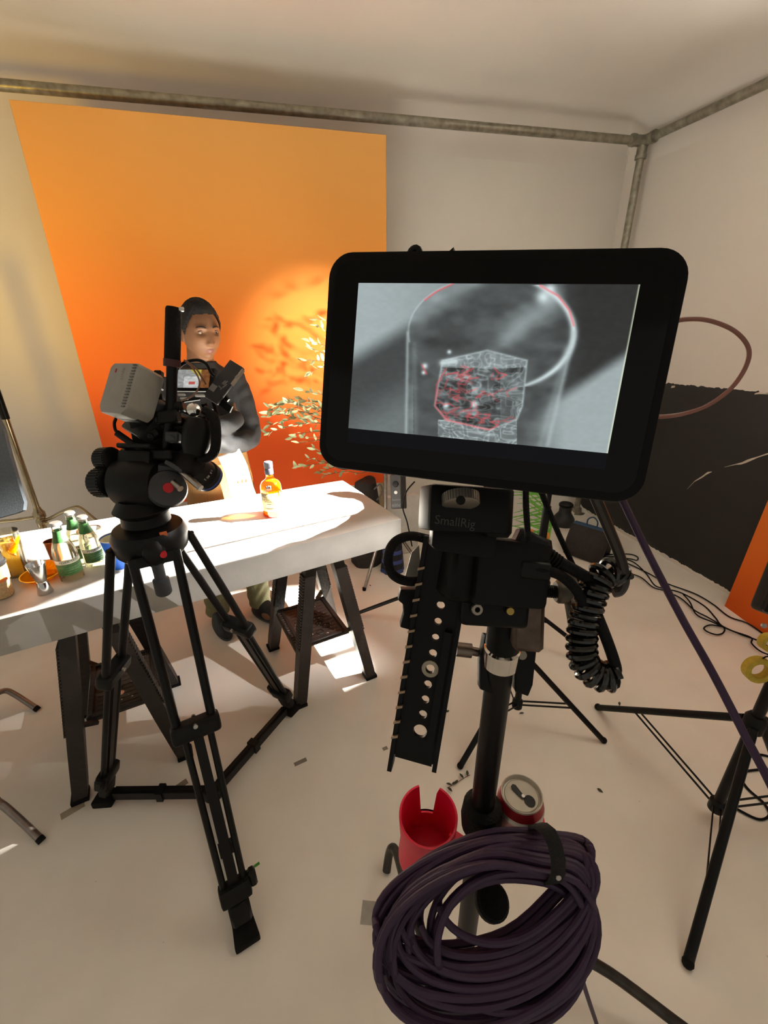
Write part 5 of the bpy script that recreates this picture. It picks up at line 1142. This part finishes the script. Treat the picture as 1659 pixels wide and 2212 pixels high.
# added cut-out cards, out of view, shaped to throw patterned shade on the table
FLG = mat('black_shade_card', (12, 12, 12), .9)
def shade_card(name, label, poly, z, arm):
    k = (KEY_POS.z-z)/(KEY_POS.z-TZ); q = [KEY_POS+(on_table(*p)-KEY_POS)*k for p in poly]; n_ = len(q); c = sum(q, V((0, 0, 0)))/n_
    t = thing(name, label, 'shade card', c)
    dn = V((0, 0, -.003)); MB().add(q+[p+dn for p in q], [tuple(range(n_)), tuple(range(n_, 2*n_))[::-1]]+[(i, (i+1) % n_, n_+(i+1) % n_, n_+i) for i in range(n_)]).build('card', FLG, t, smooth=0)
    MB().tube([q[arm], q[arm].lerp(V((KS[0], KS[1], z)), .5)+V((0, 0, .03)), V((KS[0]-.02, KS[1], z))], .004, 8, sm=5).build('arm', BLKMET, t)
shade_card('added_shade_card', 'added black card on an arm, cut to shade the right end of the table', [(540, 1215), (560, 1204), (590, 1184), (622, 1172), (655, 1166), (690, 1150), (722, 1138), (757, 1116), (783, 1098), (779, 1086), (762, 1078), (735, 1076), (712, 1070), (696, 1067), (716, 1062), (748, 1060), (776, 1064), (800, 1072), (832, 1092), (868, 1120), (760, 1148), (650, 1182)], 1.45, 18)
shade_card('added_shade_card', 'added black card on an arm, cut to shade the bottles on the table', [(-60, 1345), (60, 1312), (150, 1278), (264, 1236), (256, 1227), (205, 1232), (160, 1242), (128, 1226), (90, 1214), (50, 1206), (-60, 1216)], 1.58, 4)
# right-hand stand with its legs in view
c3 = PZ(1548, 1742, .06); c3 = V((c3.x, c3.y, 0)); zc3 = ZAT(c3, 1562)
ST3 = light_stand('light_stand', 'black light stand with wide legs at the right edge, under the yellow tape', (c3.x, c3.y), [PZ(1291, 1531), PZ(1484, 2084), c3+(c3-(PZ(1291, 1531)+PZ(1484, 2084))/2)*1.05], 1.25, zc3, .075, .0145, 'light stands', .66)
# black lamp body hanging at the right edge of the frame
t = thing('panel_lamp', 'black panel lamp cut off by the right edge of the frame', 'lamp', PD(1665, 1330, 1.15))
K = FR(1722, 1236, 1.15, rz=-22, ry=-10)
MB().box((.12, .26, .06), K, bev=.016, seg=3).build('housing', BLACK, t)
MB().lathe([(.001, .0), (.006, 0), (.006, -.006)], FR(1652, 1352, 1.10), n=14).build('screw', STEEL, t)
MB().box((.012, .26, .02), K, c=(-.052, 0, .03), bev=.004).build('edge_rail', BLKMET, t)
MB().tube([K @ V((.0, .0, -.03)), K @ V((.03, .02, -.10)), V((c3.x, c3.y, 1.24))], .008, 8, sm=4).build('arm', BLKMET, t)
# yellow tape rolls on the stand
YEL = mat('yellow_tape', (186, 160, 48), .55, var=.15, scale=90)
def tape_roll(px, py, d, r, w, label, ry, rx):
    M_ = FR(px, py, d, rx=rx, ry=ry); c = M_.translation
    t = thing('tape_roll', label, 'tape roll', c, 0, 'yellow tape rolls on the stand')
    MB().lathe([(r*.60, -w/2), (r, -w/2), (r, w/2), (r*.60, w/2), (r*.60, -w/2)], M_, n=32, cap=False).build('roll', YEL, t)
    MB().tube([c+V((0, 0, r*.62)), c+V((.01, 0, r*1.15)), V((c3.x, c3.y, c.z+r*1.5))], .0022, 6, sm=4).build('cord_loop', BLKRUB, t)
def pole_depth(px, py):
    best = min((abs((lambda v: 829.5+FPX*v.dot(rgt)/v.dot(fwd)-px)(V((c3.x, c3.y, z/100))-CP))+abs((lambda v: 1106-FPX*v.dot(upv)/v.dot(fwd)-py)(V((c3.x, c3.y, z/100))-CP)), z/100) for z in range(5, 160))
    return (V((c3.x, c3.y, best[1]))-CP).dot(fwd)
dt_ = pole_depth(1655, 1446)
tape_roll(1637, 1446, dt_, .030*dt_/1.0, .024, 'yellow tape roll hanging low on the right-hand stand', -8, 14)
tape_roll(1662, 1388, dt_-.03, .020*dt_/1.0, .024, 'yellow tape roll above another at the right edge', -8, 10)
# coiled black lead by that stand
MB().tube([PZ(x, y, .006) for x, y in ((1680, 1640), (1640, 1630), (1608, 1640), (1596, 1665), (1612, 1700), (1650, 1735), (1662, 1760), (1640, 1770), (1600, 1752), (1575, 1735))], .0045, 8, sm=6).build('stand_cable', BLKRUB, label='black cable looped on the floor behind the right-hand stand', cat='cable')
MB().tube([PZ(x, y, .006) for x, y in ((1690, 1665), (1650, 1662), (1612, 1666), (1600, 1674))], .0045, 8, sm=6).build('short_cable', BLKRUB, label='short black cable end on the floor at the right edge', cat='cable')

# ------------------------------------------------------------------ eucalyptus, palm and other things behind the table
STEM = mat('brown_stem', (92, 74, 50), .7); LEAF = mat('grey_green_leaf', (172, 182, 140), .5, var=.25, scale=60)
def leaf_mesh(ln, wd, name, m, bend=.15):
    n_ = 5; vs = []; fs = []
    for i in range(n_+1):
        u = i/n_; w_ = wd*math.sin(math.pi*(u*.92+.04))**.8*(1-.25*u); z = -bend*ln*u*u
        vs += [(-w_, u*ln, z+w_*.25), (0, u*ln, z), (w_, u*ln, z+w_*.25)]
    for i in range(n_):
        a = 3*i; fs += [(a, a+1, a+4, a+3), (a+1, a+2, a+5, a+4)]
    me = bpy.data.meshes.new(name); me.from_pydata(vs, [], fs); me.materials.append(m); me.polygons.foreach_set('use_smooth', [True]*len(fs)); return me
LM = [leaf_mesh(.028, .0075, 'leaf', LEAF), leaf_mesh(.023, .0062, 'leaf', LEAF, .3), leaf_mesh(.032, .0068, 'leaf', LEAF, .05)]
t = thing('eucalyptus_branch', 'leafy eucalyptus branch fanning out left of the monitor', 'plant', PY(880, 940, 2.5))
root = PY(905, 930, 2.50); rg = random.Random(11); nleaf = 0
MB().tube([V((KS[0], KS[1], 1.15)), root.lerp(V((KS[0], KS[1], 1.15)), .4), root], .006, 8, sm=5).build('main_stem', STEM, t)
BR = [([(800, 760), (740, 705), (685, 688)], 2.48, 9), ([(800, 770), (730, 735), (684, 700)], 2.44, 8), ([(800, 790), (720, 752), (668, 738)], 2.46, 9), ([(790, 800), (720, 770), (672, 752)], 2.5, 7),
      ([(800, 820), (720, 785), (656, 778)], 2.52, 9), ([(780, 820), (715, 790), (664, 808)], 2.5, 7), ([(800, 880), (730, 860), (655, 843)], 2.46, 11), ([(790, 880), (720, 870), (660, 866)], 2.48, 9),
      ([(800, 910), (720, 890), (650, 862), (602, 872)], 2.5, 16), ([(800, 915), (720, 895), (650, 880), (576, 892)], 2.46, 18), ([(800, 920), (700, 900), (640, 888), (574, 900)], 2.52, 16), ([(790, 920), (700, 905), (630, 900), (580, 880)], 2.48, 14),
      ([(800, 925), (700, 915), (640, 905), (582, 918)], 2.5, 15), ([(800, 930), (700, 915), (640, 918), (575, 935)], 2.45, 14), ([(790, 925), (690, 905), (630, 872), (596, 878)], 2.43, 14), ([(800, 920), (710, 885), (670, 880), (625, 868)], 2.44, 12),
      ([(800, 940), (720, 930), (630, 938)], 2.5, 10), ([(790, 950), (720, 945), (632, 944)], 2.47, 9), ([(790, 960), (720, 948), (642, 958)], 2.5, 7), ([(800, 990), (720, 985), (676, 968)], 2.48, 6),
      ([(800, 1000), (720, 1000), (638, 1008)], 2.46, 12), ([(790, 1005), (710, 1000), (668, 990)], 2.5, 8), ([(800, 1010), (740, 1005), (690, 1020)], 2.48, 8), ([(800, 1015), (745, 1018), (702, 1027)], 2.46, 6),
      ([(820, 700), (760, 690), (725, 700)], 2.42, 6), ([(830, 640), (770, 640), (720, 655)], 2.40, 5)]
for pts, yy, nl in BR:
    q = [root]+[PY(x, y, yy+rg.uniform(-.04, .04)) for x, y in pts]; cv = catmull(q, 8)
    tw = MB().tube(cv, [.0028, .0024, .002, .0016, .001], 6).build('twig', STEM, t)
    for k in range(nl+2):
        f_ = .50+.50*(k+rg.random()*.6)/(nl+1.5); i = min(len(cv)-2, int(f_*(len(cv)-1))); p = cv[i].lerp(cv[i+1], (f_*(len(cv)-1)) % 1); tg = (cv[i+1]-cv[i]).normalized()
        d = (tg*.9+V((rg.uniform(-.8, .8), rg.uniform(-.8, .8), rg.uniform(-.6, .8)))).normalized(); s_ = rg.uniform(1.1, 1.75)
        o = bpy.data.objects.new('leaf', LM[rg.randrange(3)]); COL.objects.link(o); o.parent = tw
        M_ = MX.Translation(p) @ (MX.Rotation(rg.uniform(0, 6.28), 4, d)) @ d.to_track_quat('Y', 'Z').to_matrix().to_4x4() @ MX.Scale(s_, 4); o.matrix_local = M_; nleaf += 1
# palm frond in a spring clamp
PALM = mat('bright_palm_green', (112, 182, 62), .45, var=.2, scale=30)
pd_ = 1.75; base_p = PD(1184, 1166, pd_)
t = thing('palm_frond', 'bright green palm frond clamped upright right of the monitor mount', 'plant', base_p)
rach = catmull([base_p, PD(1190, 1130, pd_), PD(1180, 1075, pd_+.02), PD(1150, 1010, pd_+.04), PD(1100, 950, pd_+.06)], 8)
MB().tube(rach, [.005, .004, .003, .002, .0015], 8).build('rachis', PALM, t)
for k in range(64):
    i = 3+int((k//2)*28/32); p = rach[min(i, len(rach)-1)]; sd_ = 1 if k % 2 else -1
    u_ = k/64; ang = R(168-78*u_ if sd_ > 0 else 215-60*u_)+rg.uniform(-.12, .12); ln = rg.uniform(.13, .19)*(1-.2*u_)
    if sd_ < 0: ang = R(200-40*u_)+rg.uniform(-.15, .15)
    if k % 9 == 0: ang = R(100+20*u_)
    d = (rgt*math.cos(ang)+upv*math.sin(ang)-fwd*rg.uniform(-.25, .3)).normalized(); s2 = d.cross(fwd).normalized(); w_ = .0030
    q = [p+d*ln*u-V((0, 0, .02))*u*u*3*ln for u in (0, .25, .5, .75, 1)]; ww = [w_*.6, w_, w_*.9, w_*.55, .0003]
    vs = []
    for a, b_ in zip(q, ww): vs += [a-s2*b_, a+V((0, 0, .0015)), a+s2*b_]
    MB().add(vs, [(3*i+j, 3*i+j+1, 3*i+j+4, 3*i+j+3) for i in range(4) for j in (0, 1)]).build('leaflet', PALM, t, smooth=60)
t = thing('spring_clamp', 'black spring clamp with orange tips gripping the palm frond', 'clamp', PD(1170, 1210, pd_))
OT = mat('orange_clamp_tip', (230, 132, 42), .5)
MB().box((.036, .028, .03), FR(1165, 1166, pd_+.015, rz=-6), bev=.006).box((.02, .045, .026), FR(1186, 1178, pd_+.03, rz=8), bev=.005).build('jaw', BLACK, t)
MB().box((.012, .026, .02), FR(1182, 1157, pd_-.005, rz=8), bev=.003).build('orange_pad', OT, t)
MB().box((.022, .012, .016), FR(1146, 1147, pd_+.01, rz=10), bev=.003).build('orange_pad', OT, t)
MB().cyl(PD(1170, 1178, pd_+.03), PD(1164, 1225, pd_+.05), .011, n=12).build('clamp_handle', BLACK, t)
MB().tube([PD(1166, 1210, pd_+.05), PD(1150, 1215, pd_), V((c2.x, c2.y, PD(1150, 1215, pd_).z))], .006, 8, sm=4).build('clamp_arm', BLKMET, t)
# floor things on the right
t = thing('sandbag', 'black saddle sandbag with blue carrying handle on the floor', 'sandbag', PZ(1248, 1205))
p0 = PZ(1214, 1194); p1 = PZ(1296, 1222); ex = (p1-p0); ex.z = 0; L_ = ex.length; ex.normalize(); ey_ = V((-ex.y, ex.x, 0)); hz = .225
SBM = mat('black_bag_cloth', (44, 38, 36), .85, var=.2, bump=.3, bscale=120)
for k in (0, 1):
    q = []
    for j in range(7):
        v = j/6; th_ = (.05*math.sin(math.pi*v)**.7+.012)
        off = (.10-.085*v)*(1 if k else -1)
        cx = p0+ex*L_*.5+ey_*(.11+off); q.append([cx+ex*(L_*.5-.012*abs(v-.5))*a+ey_*th_*b_+V((0, 0, .004+hz*v)) for a, b_ in ((-1, -.3), (-.8, -1), (0, -1.2), (.8, -1), (1, -.3), (1, .3), (.8, 1), (0, 1.2), (-.8, 1), (-1, .3))])
    MB().rings(q).build('bag_half', SBM, t, smooth=60)
BLU = mat('blue_webbing', (44, 74, 104), .7)
tp_ = p0+ex*L_*.5+ey_*.11+V((0, 0, hz+.006))
MB().box((L_*.92, .05, .012), MX.Translation(tp_) @ MX.Rotation(math.atan2(ex.y, ex.x), 4, 'Z'), bev=.004).build('top_band', BLU, t)
MB().tube([tp_-ex*.035, tp_-ex*.035+V((0, 0, .05)), tp_+V((0, 0, .078)), tp_+ex*.035+V((0, 0, .05)), tp_+ex*.035], .0055, 8, sm=5).build('handle', BLU, t)
P = PZ(1216, 1132); d_ = (P-CP).dot(fwd)
t = thing('reflector_dish', 'black lamp reflector standing mouth-down on the floor', 'reflector', P)
MB().lathe([(.092, 0), (.094, .012), (.088, .06), (.062, .10), (.052, .115), (.052, .165), (.056, .17), (.056, .195), (.050, .20), (.044, .19), (.042, .13)], MX.Translation(P), n=36).build('dish', mat('black_reflector', (34, 33, 32), .45), t)
MB().lathe([(.057, .172), (.0595, .175), (.0595, .19), (.057, .193)], MX.Translation(P), n=36).build('mount_ring', BLKMET, t)
# orange board leaning on the right wall
b0, b1 = PZ(1567, 1309), PZ(1640, 1362); top = V((XW-.02, b0.y+.02, 1.25)); up_ = V((XW-.03-b0.x, .0, 1.9))
ORG2 = gradient_mat('orange_panel_paper', 0, 2, [(0, (206, 84, 22)), (.25, (226, 112, 40)), (.6, (228, 132, 60)), (1, (225, 150, 80))])
along = (b1-b0).normalized(); nn_ = along.cross(up_).normalized()*.006
q0 = [b0, b0+along*.9, b0+along*.9+up_, b0+up_]
MB().add([p-nn_ for p in q0]+[p+nn_ for p in q0], [(0, 1, 2, 3), (7, 6, 5, 4), (0, 4, 5, 1), (1, 5, 6, 2), (2, 6, 7, 3), (3, 7, 4, 0)]).build('orange_board', ORG2, label='orange board leaning against the black wall at the right edge', cat='board', smooth=0)
# black leads on the floor along the wall
for k, (pts, lb_) in enumerate((([(1292, 1199), (1330, 1204), (1366, 1213), (1394, 1237), (1412, 1262), (1428, 1270), (1470, 1280), (1520, 1308), (1545, 1334), (1560, 1352), (1600, 1370), (1640, 1385), (1680, 1410)], 'black cable running from the sandbag, passing nearest the camera'),
    ([(1290, 1206), (1320, 1202), (1360, 1207), (1376, 1210), (1377, 1203), (1360, 1197), (1330, 1197), (1300, 1201), (1350, 1215), (1400, 1238), (1440, 1260), (1500, 1282), (1540, 1305), (1575, 1332), (1614, 1346), (1650, 1370)], 'black cable making a loop by the sandbag, nearest the wall'),
    ([(1350, 1235), (1384, 1247), (1410, 1268), (1434, 1276), (1470, 1292), (1500, 1318), (1530, 1334), (1562, 1354), (1563, 1366), (1548, 1371), (1527, 1364), (1521, 1356), (1535, 1350), (1562, 1354)], 'black cable with a small closed loop in front of the orange board'),
    ([(1476, 1284), (1490, 1300), (1505, 1328), (1540, 1344), (1580, 1362), (1622, 1377), (1624, 1390), (1645, 1408), (1680, 1420)], 'black cable curling out at the right edge under the tape roll'))):
    MB().tube([PZ(x, y, .005+.004*k) for x, y in pts], .0042, 7, sm=7).build('floor_cable', BLKRUB, label=lb_, cat='cable', group='black cables on the floor')
# white panel, control box, striped bag, dark bag at the right end of the table
yp = 2.86; a = PY(838, 1092, yp); b_ = PY(905, 1092, yp)
MB().box((b_.x-a.x, .05, a.z+.06), MX.Translation(((a.x+b_.x)/2, yp+.025, (a.z+.06)/2)), bev=.004).build('white_block', mat('white_foam_block', (206, 202, 194), .7, var=.06), label='white foam block standing behind the right end of the table', cat='block')
K = FR(855, 1062, 2.62, ry=-18, rz=2)
t = thing('control_box', 'black lamp control box with white lettering above the white block', 'control box', PD(855, 1100, 2.62))
bw, bh = 24*2.62/FPX, 74*2.62/FPX
MB().box((bw, bh, .12), K, c=(0, 0, -.06), bev=.005).build('housing', mat('control_box_grey', (58, 56, 56), .55), t)
MB().lathe([(.017, 0), (.019, .003), (.017, .012), (.001, .013)], K @ MX.Translation((0, .045, 0)), n=20).build('dial', BLACK, t)
MB().lathe([(.010, 0), (.010, .003), (.001, .0035)], K @ MX.Translation((0, -.005, 0)), n=18).build('button', WHITE, t)
for s_, sz, yy in (('Aputure', .016, -.048), ('600d', .026, -.082)): text(s_, sz, K @ MX.Translation((0, yy, .0012)), 'lettering', GREYPRINT, t)
MB().tube([PD(896, 1040, 2.4), PD(878, 1062, 2.4), PD(870, 1095, 2.42), PD(880, 1130, 2.45), PD(890, 1180, 2.5)], .004, 7, sm=6).build('lead', BLKRUB, t)
P = PZ(848, 1243)
t = thing('striped_bag', 'blue and black striped bag on the floor behind the cable loop', 'bag', P)
STB = bpy.data.materials.new('blue_black_stripes'); STB.use_nodes = True; nt = STB.node_tree
g_ = nt.nodes.new('ShaderNodeNewGeometry'); sp2 = nt.nodes.new('ShaderNodeSeparateXYZ'); wv = nt.nodes.new('ShaderNodeMath'); wv.operation = 'MULTIPLY'; wv.inputs[1].default_value = 85; sn = nt.nodes.new('ShaderNodeMath'); sn.operation = 'SINE'; rp = nt.nodes.new('ShaderNodeValToRGB')
nt.links.new(g_.outputs['Position'], sp2.inputs[0]); nt.links.new(sp2.outputs['Z'], wv.inputs[0]); nt.links.new(wv.outputs[0], sn.inputs[0]); nt.links.new(sn.outputs[0], rp.inputs[0]); nt.links.new(rp.outputs[0], nt.nodes['Principled BSDF'].inputs['Base Color'])
rp.color_ramp.interpolation = 'CONSTANT'; rp.color_ramp.elements[0].color = lin((18, 18, 24))+(1,); rp.color_ramp.elements[1].position = .3; rp.color_ramp.elements[1].color = lin((52, 66, 124))+(1,); nt.nodes['Principled BSDF'].inputs['Roughness'].default_value = .85
hs = ZAT(P, 1158)
MB().rings([[P+V((.02, .06, 0))+V(((.085-.03*v)*(1+.1*math.sin(5*a))*math.cos(a), (.06-.02*v)*math.sin(a), .002+hs*v)) for a in [2*math.pi*i/24 for i in range(24)]] for v in (0, .12, .5, .8, 1)]).build('bag', STB, t, smooth=60)
MB().tube([P+V((.0, .06, hs)), P+V((-.005, .06, hs+.04)), P+V((.035, .06, hs+.04)), P+V((.04, .06, hs))], .006, 7, sm=4).build('handle', BLKRUB, t)
P = PZ(790, 1150); P = V((PY(792, 1085, 2.78).x, 2.82, 0)); hq = PY(792, 1043, 2.78).z
t = thing('dark_bag', 'black fabric bag bundled below the backdrop behind the table corner', 'bag', P)
MB().rings([[P+V(((.12-.05*v*v)*(1+.12*math.sin(3*a+1))*math.cos(a), (.10-.04*v)*math.sin(a), .002+(hq+.02*math.sin(2*a))*v)) for a in [2*math.pi*i/28 for i in range(28)]] for v in (0, .1, .3, .55, .8, .95, 1)]).build('bag', SBM, t, smooth=70)
MB().tube([P+V((.05, -.06, hq*.93)), P+V((.09, -.08, hq*.99)), P+V((.10, -.09, hq*.90)), P+V((.06, -.09, hq*.82))], .005, 7, sm=5).build('strap', mat('grey_strap', (90, 88, 84), .7), t)
# slim steel leg seen beyond the table end
t = thing('steel_stand', 'slim steel stand with black tips behind the right end of the table', 'stand', PZ(850, 1225))
SA = PZ(787, 1275); SAp = V((.73, 2.72, .40))
for tp in (SA, V((.98, 2.60, 0)), V((.72, 3.0, 0))):
    MB().cyl(SAp, tp, .011, n=12).build('leg', STEEL, t); MB().cyl(tp+V((0, 0, .02)), tp, .0125, n=12).build('tip', BLKRUB, t)
MB().cyl(SAp-V((0, 0, .05)), SAp+V((0, 0, .45)), .013, n=14).build('pole', STEEL, t)

# ------------------------------------------------------------------ stands at the left
CST = mat('c_stand_chrome', (176, 160, 128), .22, .95, var=.15)
P = PZ(85, 1112, .55); P = V((P.x, P.y, 0))
t = thing('chrome_stand', 'chrome stand with bent legs against the wall at the left', 'stand', P)
def at_stand(px, py): return PY(px, py, P.y)
MB().cyl(P+V((0, 0, .30)), P+V((0, 0, ZAT(P, 905))), .0165, n=18).build('pole', CST, t)
MB().cyl(P+V((0, 0, ZAT(P, 905))), P+V((0, 0, ZAT(P, 560))), .021, n=18).build('upper_pole', BLKTUBE, t)
MB().lathe([(.017, .47), (.028, .475), (.030, .51), (.024, .525), (.034, .535), (.034, .565), (.024, .58), (.018, .60)], MX.Translation(P), n=24).cyl(P+V((.02, -.02, .50)), P+V((.05, -.05, .50)), .012, n=12).build('leg_collar', CST, t)
for pts in ([(70, 1118), (30, 1124), (0, 1127), (-60, 1140), (-110, 1220), (-140, 1330)], [(102, 1122), (130, 1108), (160, 1096), (175, 1098), (200, 1118), (222, 1136), (268, 1178), (335, 1243)]):
    MB().tube([P+V((0, 0, .54))]+[at_stand(*q) for q in pts], .0105, 10, sm=6).build('leg', CST, t)
MB().tube([P+V((0, 0, .50)), P+V((.03, -.15, .36)), P+V((.05, -.28, .06)), P+V((.05, -.30, .01))], .0105, 10, sm=6).build('leg', CST, t)
# grey felt hanging at the left edge
q = [PD(-30, 850, 2.1), PD(6, 925, 2.1), PD(22, 985, 2.1), PD(38, 1040, 2.1), PD(52, 1085, 2.1), PD(50, 1102, 2.1), PD(36, 1108, 2.1), PD(-30, 1126, 2.1), PD(-120, 1140, 2.1), PD(-120, 850, 2.1)]
FELT = mat('grey_felt', (84, 90, 95), .9, var=.12, scale=120, bump=.3, bscale=300)
n_ = len(q); off = fwd*.02
MB().add(q+[p+off for p in q], [tuple(range(n_))[::-1], tuple(range(n_, 2*n_))]+[(i, (i+1) % n_, n_+(i+1) % n_, n_+i) for i in range(n_)]).build('felt_panel', FELT, label='grey felt panel hanging at the left edge of the frame', cat='panel', smooth=0)
fp = bpy.data.objects['felt_panel']; MB().tube([PD(-20, 860, 2.11), PD(-60, 760, 2.3), P+V((0, 0, ZAT(P, 700)))], .008, 8, sm=5).build('support_arm', BLKMET, fp); bpy.data.objects['support_arm'].matrix_parent_inverse = MX.Translation(-fp.location)
# near C-stand whose leg ends enter from the left
P2 = V((-1.52, 1.47, 0))
t = thing('steel_stand', 'steel stand whose two bent leg ends reach in from the left edge', 'stand', P2)
LGM = mat('worn_steel_leg', (138, 128, 122), .35, .85, var=.2, scale=30)
for pts, tip in (([P2+V((0, 0, .16)), PZ(-40, 1520, .09), PZ(-8, 1499, .10), PZ(12, 1492, .09), PZ(30, 1499, .07), PZ(60, 1518, .03)], PZ(78, 1530, .009)), ([P2+V((0, 0, .15)), PZ(-50, 1700, .12), PZ(-5, 1732, .115), PZ(15, 1746, .095), PZ(55, 1782, .04)], PZ(86, 1812, .010))):
    MB().tube(pts+[tip], .0125, 12, sm=6).build('leg', LGM, t)
    dd = (tip-pts[-1]).normalized(); MB().cyl(tip-dd*.004, tip+dd*.012, .0135, n=12).build('rubber_tip', BLKRUB, t)
MB().cyl(P2+V((0, 0, .1)), P2+V((0, 0, 1.7)), .0155, n=16).build('pole', LGM, t)
lamp_head('warm_lamp', 'black warm lamp on the stand beyond the left edge', WARM_POS, WARM_AIM, None, .06, .16)
MB().cyl(P2+V((0, 0, 1.68)), WARM_POS+V((-.02, -.06, -.02)), .010, n=10).build('lamp_arm', BLKMET, t)

lamp_head('added_bounce_lamp', 'added black fill lamp out of view by the right wall, turned up at the ceiling', BOUNCE_POS, BOUNCE_AIM, None, .07, .16)  # housing for the added ceiling fill lamp, outside the frame
light_stand('light_stand', 'added black light stand out of view, carrying the upturned fill lamp', (BOUNCE_POS.x+.02, BOUNCE_POS.y-.12), [(BOUNCE_POS.x+.35, BOUNCE_POS.y-.2, 0), (BOUNCE_POS.x-.25, BOUNCE_POS.y+.1, 0), (BOUNCE_POS.x-.15, BOUNCE_POS.y-.5, 0)], 1.78, .45, .2, .013, 'light stands')
# ------------------------------------------------------------------ litter on the floor
def tape_bit(px, py, w_, h_, rot, m, label):
    P = PZ(px, py, .0); MB().box((w_, h_, .0006), MX.Translation(P+V((0, 0, .0006))) @ MX.Rotation(R(rot), 4, 'Z')).build('tape_piece', m, label=label, cat='tape', group='tape marks on the floor', smooth=0)
GT = mat('grey_cloth_tape', (134, 124, 112), .6)
tape_bit(649, 1646, .052, .018, 14, GT, 'small grey tape strip on the floor right of the tripod')
tape_bit(157, 1750, .075, .030, 28, mat('clear_tape', (164, 150, 128), .35), 'translucent tape piece under the left ladder foot')
tape_bit(388, 1698, .060, .026, 30, GT, 'grey tape piece behind the tripod spreader arm')
tape_bit(800, 1972, .055, .060, -20, mat('pale_grey_tape', (168, 164, 156), .6), 'pale grey tape square on the floor left of the purple coil')
tape_bit(832, 1617, .022, .016, 10, GT, 'tiny grey tape scrap by the foot of the drilled rail')
tape_bit(555, 1868, .018, .009, 22, mat('green_tape', (64, 150, 34), .5), 'bright green tape scrap near the front tripod foot')
t = thing('leaf_twig', 'dry leafy twig on the floor behind the pink cup holder', 'twig', PZ(985, 1690))
MB().tube([PZ(966, 1702, .006), PZ(985, 1692, .008), PZ(1000, 1682, .01), PZ(1015, 1674, .006)], .0012, 6, sm=4).build('stem', STEM, t)
DL = mat('dull_leaf', (66, 66, 46), .7); dlm = leaf_mesh(.022, .006, 'leaf', DL)
for k, (x, y, a) in enumerate(((968, 1701, 200), (976, 1696, 60), (982, 1694, -60), (986, 1690, 100), (1001, 1681, 20), (1010, 1676, -20))):
    o = bpy.data.objects.new('leaf', dlm); COL.objects.link(o); put(o, t); o.location = PZ(x, y, .008); o.rotation_euler = (R(15), 0, R(a))
for k, (x, y, lb_) in enumerate(((1278, 1471, 'fallen leaf on the floor below the coiled cable'), (1132, 1540, 'fallen leaf beside the middle stand leg'), (1338, 1516, 'fallen leaf near the right stand foot'), (1290, 1703, 'leaf crumb on the open floor at the right'), (962, 1538, 'fallen leaf right of the drilled rail'), (800, 1266, 'fallen leaf beside the slim steel stand'))):
    o = bpy.data.objects.new('fallen_leaf', dlm); COL.objects.link(o); o.location = PZ(x, y, .004); o.rotation_euler = (0, R(20), R(70*k)); put(o, None, lb_, 'leaf', 'fallen leaves on the floor')
